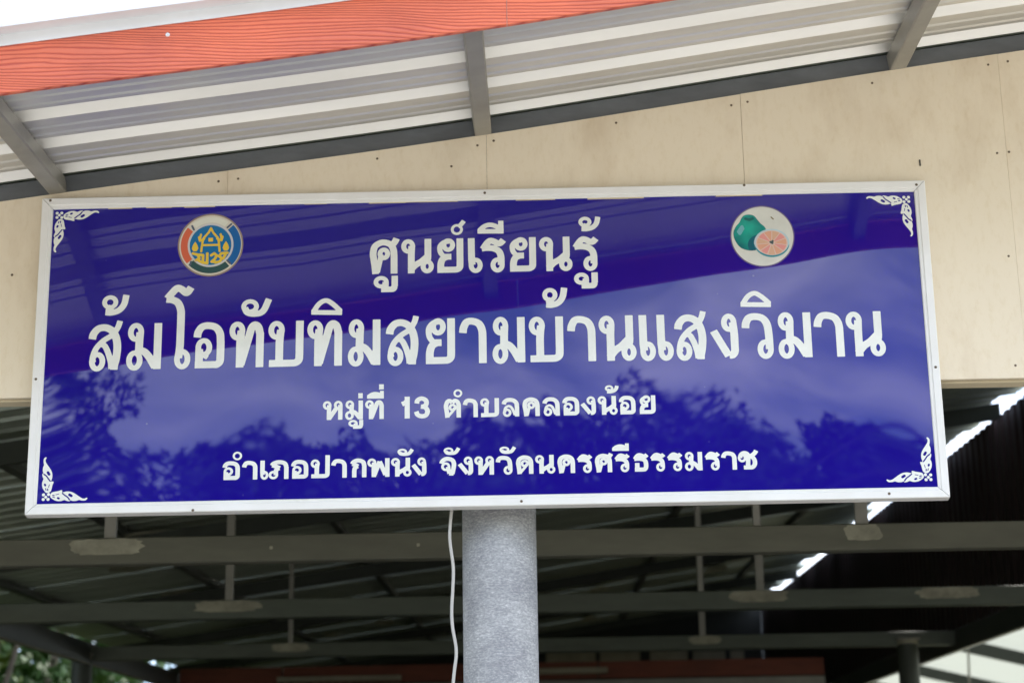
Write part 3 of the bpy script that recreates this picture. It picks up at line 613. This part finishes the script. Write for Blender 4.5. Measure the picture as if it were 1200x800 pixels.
for s_ in seam[1:-1]: mb.box(s_-.02, s_+.02, YW+.013, YW+.05, zb+.045, zt(s_)-.06)
inv(mb.build('backing_stud', M['steel_dark']), wall)
for x, y in [(256, 212.5), (279, 209.5), (442, 186), (529, 195), (559.5, 170.5), (578.5, 165), (722, 144), (857, 123.5), (876, 119.5), (1022, 97.5), (1158, 76), (1181, 72), (1168.5, 179.5), (1182.5, 178), (14, 322), (1190, 428), (1182, 300)]:
    p = px(x, y, YW); screw((p.x, YW+.0004, p.z), wall, .85)
mb = MB(); p = px(1078, 190, YW); mb.box(p.x-.002, p.x+.0015, YW-.003, YW, p.z-.012, p.z+.006); inv(mb.build('wall_hook', M['steel_dark']), wall)

# ------------------------------------------------------------------ shed roof
FB0 = px(400, 57.5, YF).z-zt(px(400, 57.5, YF).x)-KY*(YF-YW); FH0 = px(0, 50.5, YF).z-px(0, 108, YF).z+.004*0
roof = empty('shed_roof', (0, YF, zt(0)), 'sloping ribbed metal roof with orange-red fascia board, over the sign and the dark shed behind', 'roof')
SHZ = .056                                    # pans of the sheet above the purlins' undersides
def sheet_prof(y0, n):
    """n ribs, pitch .25: flat pan with two small stiffeners and a trapezoid rib"""
    p = []
    for k in range(n):
        y = y0+k*.25
        p += [(y, 0), (y+.055, 0), (y+.062, .004), (y+.070, .004), (y+.077, 0), (y+.115, 0), (y+.122, .004), (y+.130, .004), (y+.137, 0), (y+.160, 0), (y+.182, .034), (y+.228, .034)]
    p.append((y0+n*.25, 0)); return p
xr = lambda k: list(np.linspace(-3.9, 2.955+(-.03, .085, 0, .08, -.02, .09, .03)[k % 7], 60))
k = 0; y = YF+.235
while y < YE+.1:
    n = 3
    mb = MB(); mb.sweep(xr(k), lambda x: zt(x)+SHZ+(.0012 if k % 2 else 0), ([(YF+.02, 0), (YF+.06, 0), (YF+.067, .004), (YF+.075, .004), (YF+.082, 0), (YF+.16, 0)] if k == 0 else [])+sheet_prof(y, n), closed=False)
    o = mb.build('roof_sheet', M['sheet'] if y < -.1 else M['sheet_shade']); inv(o, roof); md = o.modifiers.new('thick', 'SOLIDIFY'); md.thickness = .0006; md.offset = 1
    k += 1; y += n*.25
# overhang purlins (seen) and the ones inside
px_front = [px(66, 222, YW).x, px(565, 158, YW).x, px(1052, 84, YW).x]
allp = [px_front[0]-2.25, px_front[0]-1.15] + px_front + [px_front[2]+1.13]
for x in allp:
    sl = (zt(x+.02)-zt(x-.02))/.04; up = Vector((-sl, 0, 1)).normalized()
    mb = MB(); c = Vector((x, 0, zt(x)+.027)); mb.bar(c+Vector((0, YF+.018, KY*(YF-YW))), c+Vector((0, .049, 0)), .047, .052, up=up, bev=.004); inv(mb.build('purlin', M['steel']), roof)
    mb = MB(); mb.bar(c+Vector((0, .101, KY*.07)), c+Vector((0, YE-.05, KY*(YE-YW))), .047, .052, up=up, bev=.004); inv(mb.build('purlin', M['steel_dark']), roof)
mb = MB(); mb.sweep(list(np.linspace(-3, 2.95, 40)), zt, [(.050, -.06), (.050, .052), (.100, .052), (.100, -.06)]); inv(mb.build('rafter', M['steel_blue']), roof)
for yy in np.arange(3.7, YE, 3.7):
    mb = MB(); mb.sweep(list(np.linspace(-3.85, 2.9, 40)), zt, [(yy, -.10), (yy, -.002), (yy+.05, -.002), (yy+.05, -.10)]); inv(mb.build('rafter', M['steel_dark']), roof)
FB, FH = FB0, FH0
jx = px(594, 20, YF).x
for a, b in ((-3.0, jx-.0006), (jx+.0006, 3.0)):
    xs = list(np.linspace(a, b, 30)); mb = MB()
    mb.sweep(xs, zt, [(YF, FB+.002), (YF, FB+FH), (YF+.016, FB+FH), (YF+.016, FB), (YF+.002, FB)])
    inv(mb.build('fascia_board', M['fascia']), roof)
p = px(196.5, 41, YF)
mb = MB(); mb.box(-.5, .5, 0, .01, 0, .01)
sc_ = screw((p.x, YF, p.z), roof, 1.3); sc_['label'] = 'pale screw head in the fascia board'
bm_ = scr_me.copy(); bm_.materials.clear(); bm_.materials.append(M['flash']); sc_.data = bm_
mb = MB(); xs = list(np.linspace(-3.0, 3.0, 50))
h1 = FB+FH-.004
mb.sweep(xs, zt, [(YF-.004, h1), (YF-.004, h1+.028), (YF-.052, h1+.031), (YF-.052, h1+.036), (YF+.10, h1+.040), (YF+.10, h1+.037), (YF-.002, h1+.033), (YF-.001, h1)])
inv(mb.build('edge_flashing', M['flash']), roof)

def on_roof(x, y, dz=0):
    a, b = 0.2, 30.0
    for _ in range(40):
        m_ = (a+b)/2; q = px(x, y, m_)
        if q.z < zt(q.x)+KY*(m_-YW)+dz: a = m_
        else: b = m_
    return px(x, y, a)
# ------------------------------------------------------------------ tie beams, hangers, posts
def patch(mb, cx, cz, y, w, h, seed):
    r = random.Random(seed); n = 30; pts = []
    for i in range(n):
        a = 2*math.pi*i/n; k_ = 1+r.uniform(-.10, .10); ca, sa = math.cos(a), math.sin(a)
        pts.append((cx+w/2*math.copysign(abs(ca)**.6, ca)*k_, y, cz+h/2*max(-1, min(1, math.copysign(abs(sa)**.6, sa)*k_))))
    v = pts + [(a, b+.0011, c) for a, b, c in pts]
    mb.add(v, [tuple(range(n))] + [(i, (i+1) % n, n+(i+1) % n, n+i) for i in range(n)])
beams = [(2.2, 629, .096, 'nearest, widest steel tie beam crossing just below the sign', [(128, .05), (888, .028), (1012, .055)], [(125, .26), (1012, .13), (318, .012), (490, .012)]),
         (5.9, 703, .098, 'second steel tie beam behind the nearest one, midway down the opening', [(268, .05), (822, .03), (892, .05)], [(266, .34), (890, .30), (1112, .32)]),
         (9.6, 752, .096, 'third, thinner-looking tie beam far back, ending at the round post on the right', [(340, .035), (824, .05)], [(340, .26), (826, .22)])]
for i, (x, y, w_, h_) in enumerate([(152, 665, .26, .6), (211, 697, .26, .75), (290, 742, .3, 1.0), (388, 744, .14, .6), (398, 668, .12, .3), (450, 729, .16, .8), (702, 690, .2, .6), (838, 668, .26, .7), (868, 646, .26, .5), (175, 628, .3, .4), (690, 725, .2, .7)]):
    q = on_roof(x, y, -.004); rr = random.Random(i); n = 20; v = []
    for k in range(n):
        a = 2*math.pi*k/n; f_ = 1+rr.uniform(-.12, .12); v.append((q.x+w_/2*math.cos(a)*f_, q.y+h_/2*math.sin(a)*f_))
    top = [(a, b, zt(a)+KY*(b-YW)-.003) for a, b in v]; mb = MB()
    mb.add(top+[(a, b, c+.006) for a, b, c in top], [tuple(range(n)), tuple(range(n, 2*n))[::-1]]+[(k, (k+1) % n, n+(k+1) % n, n+k) for k in range(n)])
    inv(mb.build('primer_patch', M['patch']), roof)
GB = 'steel tie beams with hangers under the shed roof'
for Y, yc, h, lab, hang, pats in beams:
    c = px(600, yc+(7 if Y < 3 else 4), Y)
    x1 = 2.93; x0 = -2.93
    t = empty('tie_beam', (0, Y, c.z), lab, 'beam', GB)
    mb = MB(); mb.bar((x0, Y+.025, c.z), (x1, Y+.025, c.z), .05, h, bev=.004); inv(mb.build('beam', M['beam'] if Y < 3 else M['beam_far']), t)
    mb = MB(); 
    for hx, hw_ in hang:
        X = px(hx, yc, Y).x; mb = MB(); top = zt(X)-.002+KY*(Y-YW)
        mb.bar((X, Y+.025, c.z+h/2+.001), (X, Y+.025, top), hw_*.8, .03, up=(0, 1, 0)); inv(mb.build('hanger', M['steel']), t)
    for i, (hx, w_) in enumerate(pats):
        X = px(hx, yc, Y).x; mb = MB(); hh = h*.62 if w_ > .02 else .012
        patch(mb, X, c.z+(h/2-hh/2-.003 if w_ > .02 else 0), Y-.0012, w_, hh, int(hx)); inv(mb.build('primer_patch', M['patch']), t)
GP = 'round steel posts along the shed sides'
posts = [(-2.95, 2.2, 'left post under the nearest tie beam, outside the frame edge'), (2.83, 5.9, 'dark round post at the right edge of the picture under second tie beam'),
         (px(1065, 775, 9.6).x, 9.6, 'dark round post with pale collar under the third tie beam at lower right'),
         (px(95, 785, 9.6).x, 9.6, 'dark round post in the lower left corner before green foliage')]
for X, Y, lab in posts[1:]:
    t = empty('steel_post', (X, Y, 0), lab, 'post', GP); mb = MB()
    z = px(600, 753, 9.6).z-.03 if Y > 7 else px(600, 703, 5.9).z-.05
    mb.tube([(X, Y+.02, 0.07), (X, Y+.02, z)], .07, 20); inv(mb.build('pole', M['steel_dark'], smooth=False), t)
    mb = MB(); mb.box(X-.08, X+.08, Y-.05, Y+.09, z, z+.008); inv(mb.build('cap_plate', M['steel']), t)
    mb = MB(); mb.tube([(X, Y+.02, z-.03), (X, Y+.02, z-.001)], .073, 20); inv(mb.build('primer_collar', M['patch']), t)
# long side plates (eaves beams) left and right
GS = 'eaves beams along the shed sides'
ye = lambda sx, y: (px(1190, 706, 6.6).z+KY*.94*(y-6.6)) if sx > 0 else (px(2, 742, 7.7).z+KY*.94*(y-7.7))
for sx, lab in ((-1, 'dark eaves beam running back along the open left side, lower left'), (1, 'dark eaves beam running back at the lower right below red cladding')):
    X = 2.95*sx
    t = empty('eaves_beam', (X, 0, ye(sx, 0)), lab, 'beam', GS)
    mb = MB(); mb.bar((X, .15, ye(sx, .15)), (X, YE, ye(sx, YE)), .06, .14, bev=.004); inv(mb.build('beam', M['steel_dark']), t)
    mb = MB(); mb.bar((X-.030*sx, .15, ye(sx, .15)-.074), (X-.030*sx, YE, ye(sx, YE)-.074), .014, .006); inv(mb.build('flange', M['patch']), t)
    w = empty('side_shade_wall', (X, 0, 0), 'added low wall that keeps light out along the '+('right' if sx > 0 else 'left')+' of the shed, below the picture', 'wall')  # unseen walls added to keep daylight out of the shed
    for k in range(12):
        a, b = .2+k*1.98, .2+k*1.98+1.97; mb = MB()
        mb.add([(X-.01, a, .07), (X+.01, a, .07), (X+.01, b, .07), (X-.01, b, .07), (X-.01, a, ye(sx, a)-.75), (X+.01, a, ye(sx, a)-.75), (X+.01, b, ye(sx, b)-.75), (X-.01, b, ye(sx, b)-.75)],
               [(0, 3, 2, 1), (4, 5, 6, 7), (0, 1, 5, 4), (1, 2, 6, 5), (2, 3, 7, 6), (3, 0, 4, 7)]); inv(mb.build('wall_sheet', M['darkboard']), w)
# dark red cladding on the right side, above the eaves beam; a gap of daylight is left under the roof edge
t = empty('side_cladding', (3.0, 0, ye(1, 0)), 'very dark red ribbed cladding high on the right, below the bright gap', 'wall')
yy = .2
while yy < YE-.5:
    mb = MB(); pr = []
    for i in range(5):
        y = yy+i*.2; pr += [(3.02, y), (3.02, y+.1), (3.045, y+.115), (3.045, y+.185)]
    pr.append((3.02, yy+1.0)); n = len(pr)
    mb.add([(a, b, ye(1, b)+.062) for a, b in pr]+[(a, b, zt(2.97)+.012+KY*(b-YW)) for a, b in pr], [(i, i+1, n+i+1, n+i) for i in range(n-1)])
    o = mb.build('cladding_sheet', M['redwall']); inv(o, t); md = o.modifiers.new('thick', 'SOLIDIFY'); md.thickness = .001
    yy += 1.0
# far end of the shed
t = empty('far_wall', (0, YE, 0), 'far end wall of the shed with beige panels above a red-brown band', 'wall')
mb = MB(); mb.box(-5.45, 3, YE+.03, YE+.09, 0.07, px(600, 800, YE).z); inv(mb.build('lower_wall', M['darkboard']), t)
za, zb2 = px(600, 764, YE).z, px(600, 777, YE).z
x = px(640, 770, YE).x
for i, (a, b) in enumerate(((640, 698), (703, 750), (762, 806), (812, 850), (856, 872), (905, 975))):
    mb = MB(); mb.box(px(a, 770, YE).x, px(b, 770, YE).x, YE, YE+.03, zb2, za-(0 if i < 3 else .03)); inv(mb.build('wall_panel', M['panel_far']), t)
zq = px(600, 800, YE).z+.002
for i in range(9):
    a = -5.45+i*.94; b = a+.94; mb = MB(); top = lambda x: zt(x)+SHZ+KY*(YE-YW)-.004
    v = [(a, zq), (b, zq), (b, top(b)), (a, top(a))]
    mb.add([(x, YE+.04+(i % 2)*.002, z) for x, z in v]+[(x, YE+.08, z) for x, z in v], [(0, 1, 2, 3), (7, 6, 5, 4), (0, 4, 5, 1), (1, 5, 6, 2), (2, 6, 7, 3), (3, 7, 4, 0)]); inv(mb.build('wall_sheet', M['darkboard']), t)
tb = empty('red_brown_beam', (0, 13.3, px(600, 786, 13.3).z), 'red-brown board beam spanning the shed low in the opening, behind the round pipe', 'beam')
for a, b in ((-2.9, px(330, 785, 13.3).x), (px(332, 785, 13.3).x, px(700, 785, 13.3).x), (px(702, 785, 13.3).x, px(966, 785, 13.3).x)):
    mb = MB(); z = px(600, 786, 13.3).z; mb.box(a, b, 13.3, 13.34, z-.07, z+.07); inv(mb.build('board', M['redboard']), tb)
mb = MB(); mb.box(-2.9, px(966, 785, 13.3).x, 13.3, 13.36, z-.16, z-.085); inv(mb.build('rail', M['steel']), tb)
mb = MB(); mb.box(px(325, 788, 13.2).x, px(470, 788, 13.2).x, 13.18, 13.23, px(600, 791, 13.2).z-.02, px(600, 791, 13.2).z+.02)
mb.box(px(630, 784, 13.2).x, px(712, 784, 13.2).x, 13.18, 13.23, px(600, 787, 13.2).z-.02, px(600, 787, 13.2).z+.025)
inv(mb.build('pale_plank', M['panel_far']), tb)

# pipe column and cable
pc = px(584.7, 610, .17); pr_ = .0985
t = empty('pipe_column', (pc.x, .17, 0), 'thick round grey cement pipe column rising behind the middle of the sign', 'column')
mb = MB(); mb.tube([(pc.x, .19, 0), (pc.x, .19, .6), (pc.x, .19, 1.2), (pc.x, .19, 1.8), (pc.x, .19, 2.4), (pc.x, .19, zt(0)-.12)], pr_, 64); o = mb.build('pipe', M['pipe'], smooth=True); inv(o, t)
mb = MB(); mb.tube([(pc.x, .19, Z0+.0), (pc.x, .19, Z0+.06)], pr_+.002, 64, caps=False); 
cpts = [(530, 560), (529.8, 590), (528.6, 603), (527, 625), (528, 640), (531.2, 665), (530.6, 690), (529.3, 715), (530.5, 735), (534, 755), (534.6, 768), (532.5, 785), (531, 805), (532, 840), (529, 900), (531, 1000), (534, 1200), (530, 1500)]
P_ = catmull([tuple(px(x, y, .065)) for x, y in cpts], 5)
P_ = [q for q in P_ if q[2] > .08]
mb = MB(); mb.tube([tuple(q) for q in P_], .0042, 10); tag(mb.build('hanging_cable', M['wire'], smooth=True), 'thin white cable hanging below the sign, left of the pipe column', 'cable')

# ------------------------------------------------------------------ translucent lean-to roof to the right
def translucent():
    m = bpy.data.materials.new('translucent white roofing'); m.use_nodes = True; n = m.node_tree.nodes; l = m.node_tree.links
    b = n['Principled BSDF']; b.inputs['Base Color'].default_value = (.55, .56, .50, 1); b.inputs['Roughness'].default_value = .6
    tr = n.new('ShaderNodeBsdfTranslucent'); tr.inputs['Color'].default_value = (.30, .315, .27, 1); mx = n.new('ShaderNodeMixShader'); mx.inputs[0].default_value = .6
    l.new(b.outputs[0], mx.inputs[1]); l.new(tr.outputs[0], mx.inputs[2]); l.new(mx.outputs[0], n['Material Output'].inputs['Surface']); return m
M['trans'] = translucent()
lt = empty('lean_to_roof', (3.15, 14, 0), 'bright translucent white lean-to roof seen under the eaves beam at lower right', 'roof')
zl = lambda x: zt(2.85)-.12-.25*(x-3.1)
yy = 4.0
while yy < 46:
    mb = MB(); mb.sweep([3.1, 5, 7, 9.5], zl, [(yy+i*.3+a, b) for i in range(10) for a, b in ((0, 0), (.2, 0), (.23, .03), (.27, .03))]+[(yy+3, 0)], closed=False); inv(mb.build('roof_sheet', M['trans']), lt)
    yy += 3.0
for yy in np.arange(6, 46, 5.0):
    mb = MB(); mb.sweep([3.1, 5, 7, 9.5], zl, [(yy, -.18), (yy, -.02), (yy+.07, -.02), (yy+.07, -.18)]); inv(mb.build('rafter', M['steel_dark']), lt)
for yy in (6.03, 14.63, 23.23):
    for X in (9.4,):
        mb = MB(); mb.tube([(X, yy, 0), (X, yy, zl(X)-.18+KY*(yy-YW))], .05, 12); inv(mb.build('post', M['steel_dark']), lt)
mb = MB(); mb.tube([px(1134, 742, 18), px(1136, 800, 18)], .012, 6); inv(mb.build('hanging_rod', M['steel']), lt)
# ------------------------------------------------------------------ trees and wires
def tree(loc, h, crown, n, m, label, cat='tree', group=None, seed=0, lean=(0, 0), leaf=.16, trunk=.16, blobs=None):
    """tapered trunk with limbs; many leaf faces in clumps spread through the crown"""
    r = random.Random(seed); g = np.random.default_rng(seed); loc = Vector(loc)
    t = empty('tree' if cat == 'tree' else cat.replace(' ', '_'), loc, label, cat, group)
    th = h*.45; top = Vector((lean[0]*th, lean[1]*th, th)); mb = MB()
    mb.tube([(0, 0, -.1), (top.x*.3+.05, top.y*.3, th*.35), (top.x*.7-.04, top.y*.7+.05, th*.7), tuple(top)], [trunk, trunk*.8, trunk*.68, trunk*.55], 9)
    clumps = []
    if blobs is None:
        nb = 16
        for i in range(nb):
            a = 2*math.pi*i/nb*2.4+r.random(); q = r.random()**.6; z = th*.8+(h-th*.9)*(i+.5)/nb
            rr = math.sin(math.pi*min(.97, max(.12, (z-th*.5)/(h-th*.5))))**.7
            clumps.append((Vector((math.cos(a)*crown*q*rr, math.sin(a)*crown*q*rr, z)), crown*r.uniform(.28, .5)))
    else: clumps = [(Vector(b[:3]), b[3]) for b in blobs]
    for c, cr_ in clumps:
        mid = (top+c)*.5+Vector((r.uniform(-.2, .2), r.uniform(-.2, .2), -.1)); s0 = top*r.uniform(.75, 1)
        mb.tube([tuple(s0), tuple(mid), tuple(c)], [trunk*.38, trunk*.24, trunk*.08], 6)
    o = mb.build('trunk', M['bark'], t, smooth=True)
    tot = sum(c[1]**2 for c in clumps); V = []; 
    for c, cr_ in clumps:
        k = int(n*cr_**2/tot); d = g.normal(size=(k, 3)); d /= np.linalg.norm(d, axis=1)[:, None]
        rad_ = cr_*(.45+.6*g.random(k)**.5)*(1+.25*np.sin(7*d[:, 0]+3*d[:, 2]+c.x))
        p = np.array(c)+d*rad_[:, None]*np.array([1.15, 1.15, .75])
        a = g.normal(size=(k, 3)); a /= np.linalg.norm(a, axis=1)[:, None]; b = np.cross(a, g.normal(size=(k, 3))); b /= np.linalg.norm(b, axis=1)[:, None]
        s = leaf*(.6+.8*g.random(k))[:, None]
        V.append(np.stack([p-a*s, p+b*s*.42, p+a*s, p-b*s*.42], 1))
    V = np.concatenate(V).reshape(-1, 3); nf = len(V)//4
    me_ = bpy.data.meshes.new('crown'); me_.vertices.add(len(V)); me_.vertices.foreach_set('co', V.ravel().astype(np.float32))
    me_.loops.add(nf*4); me_.loops.foreach_set('vertex_index', np.arange(nf*4, dtype=np.int32)); me_.polygons.add(nf)
    me_.polygons.foreach_set('loop_start', np.arange(0, nf*4, 4, dtype=np.int32)); me_.update(calc_edges=True); me_.validate()
    link('crown', me_, m, t); return t
def refl(x, y, T):
    """ground position and height of a thing T metres in front of the sign whose mirror image in the sign is at pixel (x, y)"""
    q = px(x, y, T); return q.x, -T, q.z
GT = 'trees standing across the yard'
# tall feathery tree mirrored in the lower left of the sign
X, Y_, Z_ = refl(120, 405, 17)
tree((X-.1, Y_, 0), Z_+.3, 2.0, 22000, M['leaf_b'], 'tall feathery tree mirrored at the left end of the sign', seed=3, leaf=.06, group=GT,
     blobs=[(-.3, 0, Z_-.6, .75), (-.75, 0, Z_-1.3, .9), (.4, .1, Z_-1.6, .7), (.0, .2, Z_-2.2, 1.1), (1.0, 0, Z_-2.3, .65), (1.7, .2, Z_-2.9, .65), (.6, 0, Z_-3.2, 1.2), (2.4, 0, Z_-3.4, .55), (-.9, 0, Z_-3.4, 1.3)])
for i, (x, y, T, cr_, m_, lab) in enumerate([
    (330, 520, 28, 2.2, 'leaf_b', 'low rounded tree mirrored beside the tall feathery one'),
    (266, 487, 27, .8, 'leaf_a', 'small forked tree top mirrored above the fourth line of the sign'),
    (450, 525, 30, 2.4, 'leaf_a', 'low spreading tree mirrored below the house number'),
    (570, 498, 32, 2.0, 'leaf_b', 'mid-height tree mirrored below the third line of the sign'),
    (660, 462, 33, 2.4, 'leaf_b', 'broad dark tree mirrored behind the third line of the sign'),
    (760, 455, 33, 2.6, 'leaf_b', 'tallest broad dark tree mirrored right of the sign centre'),
    (850, 478, 32, 2.3, 'leaf_a', 'broad tree mirrored at the right half of the sign, next to a bright gap'),
    (925, 530, 30, 1.8, 'leaf_a', 'low tree mirrored in the dip between two crowns'),
    (1000, 468, 26, 1.6, 'leaf_b', 'pointed tree mirrored near the lower right of the sign'),
    (1055, 505, 25, 1.4, 'leaf_b', 'smaller tree mirrored at the right end of the sign')]):
    X, Y_, Z_ = refl(x, y, T); tree((X, Y_, 0), Z_, cr_, 20000, M[m_], lab, seed=20+i, leaf=.10, group=GT)
def leaf_mass(name, P, sz, m, seed):
    g = np.random.default_rng(seed); k = len(P)
    a = g.normal(size=(k, 3)); a /= np.linalg.norm(a, axis=1)[:, None]; b = np.cross(a, g.normal(size=(k, 3))); b /= np.linalg.norm(b, axis=1)[:, None]
    q = sz*(.6+.8*g.random(k))[:, None]; V = np.stack([P-a*q, P+b*q*.45, P+a*q, P-b*q*.45], 1).reshape(-1, 3)
    me_ = bpy.data.meshes.new(name); me_.vertices.add(len(V)); me_.vertices.foreach_set('co', V.ravel().astype(np.float32)); me_.loops.add(k*4)
    me_.loops.foreach_set('vertex_index', np.arange(k*4, dtype=np.int32)); me_.polygons.add(k); me_.polygons.foreach_set('loop_start', np.arange(0, k*4, 4, dtype=np.int32))
    me_.update(calc_edges=True); me_.validate(); return tag(link(name, me_, m), kind='stuff')
g = np.random.default_rng(5); k = 60000
x_ = g.uniform(-15, 15, k); h_ = 13.2+.8*np.sin(x_*.9)+.5*np.sin(x_*2.3+1)+.3*np.sin(x_*5.1)
leaf_mass('tree_belt', np.stack([x_, -37+g.uniform(-1.4, 1.4, k), h_*np.sqrt(g.random(k))], 1), .2, M['leaf_b'], 5)
k = 70000; y_ = g.uniform(6, 40, k); z_ = (9.5+.12*y_+.9*np.sin(y_*.8))*g.random(k)**.7
leaf_mass('thicket', np.stack([-8.6+g.uniform(-1.3, 1.3, k)+.5*np.sin(y_*1.3+z_), y_, z_], 1), .13, M['leaf_a'], 6)
# green growth outside the open left side
GL = 'trees beside the open left side of the shed'
for i, (X, Y_, h, cr_, m_, lab) in enumerate([(-5.6, 12.5, 7.4, 1.7, 'leaf_c', 'yellow-green leafy tree just outside the open left side, lower left corner'),
                                      (-6.2, 17.0, 9.0, 2.2, 'leaf_a', 'green tree farther back beyond the left posts'), (-5.6, 8.0, 5.4, 1.5, 'leaf_a', 'dark green tree nearest the front on the open left side'), (-6.6, 22, 10.0, 2.5, 'leaf_c', 'large green tree behind the far left corner of the shed'), (-8.6, 15.5, 10, 2.6, 'leaf_b', 'tall dark tree behind the others on the left side')]):
    tree((X, Y_, 0), h, cr_, 16000, M[m_], lab, seed=60+i, leaf=.085, group=GL)
# overhead wires across the yard, mirrored at the right end of the sign
GW = 'power lines across the yard'
pole = empty('utility_pole', (6.4, -15, 0), 'concrete utility pole across the yard carrying three wires', 'pole')
mb = MB(); mb.tube([(6.4, -15, 0), (6.4, -15, 8.2)], [.14, .09], 10); inv(mb.build('pole', M['pipe']), pole)
mb = MB(); mb.box(5.9, 6.9, -15.12, -15.06, 7.5, 7.6); inv(mb.build('crossarm', M['steel']), pole)
for i, (a, b) in enumerate((((1092, 395), (985, 478)), ((1095, 425), (1010, 500)), ((1097, 455), (1030, 520)))):
    A = Vector(refl(*a, 15)); B = Vector(refl(*b, 15)); d = (A-B); A2 = A+d*.9; B2 = B-d*1.6
    pts = [A2.lerp(B2, k/16)+Vector((0, 0, -.35*math.sin(math.pi*k/16))) for k in range(17)]
    mb = MB(); mb.tube([tuple(q) for q in pts], .014, 6); tag(mb.build('power_line', M['darkboard']), ['upper', 'middle', 'lower'][i]+' power line mirrored at the right end of the sign', 'wire', GW)
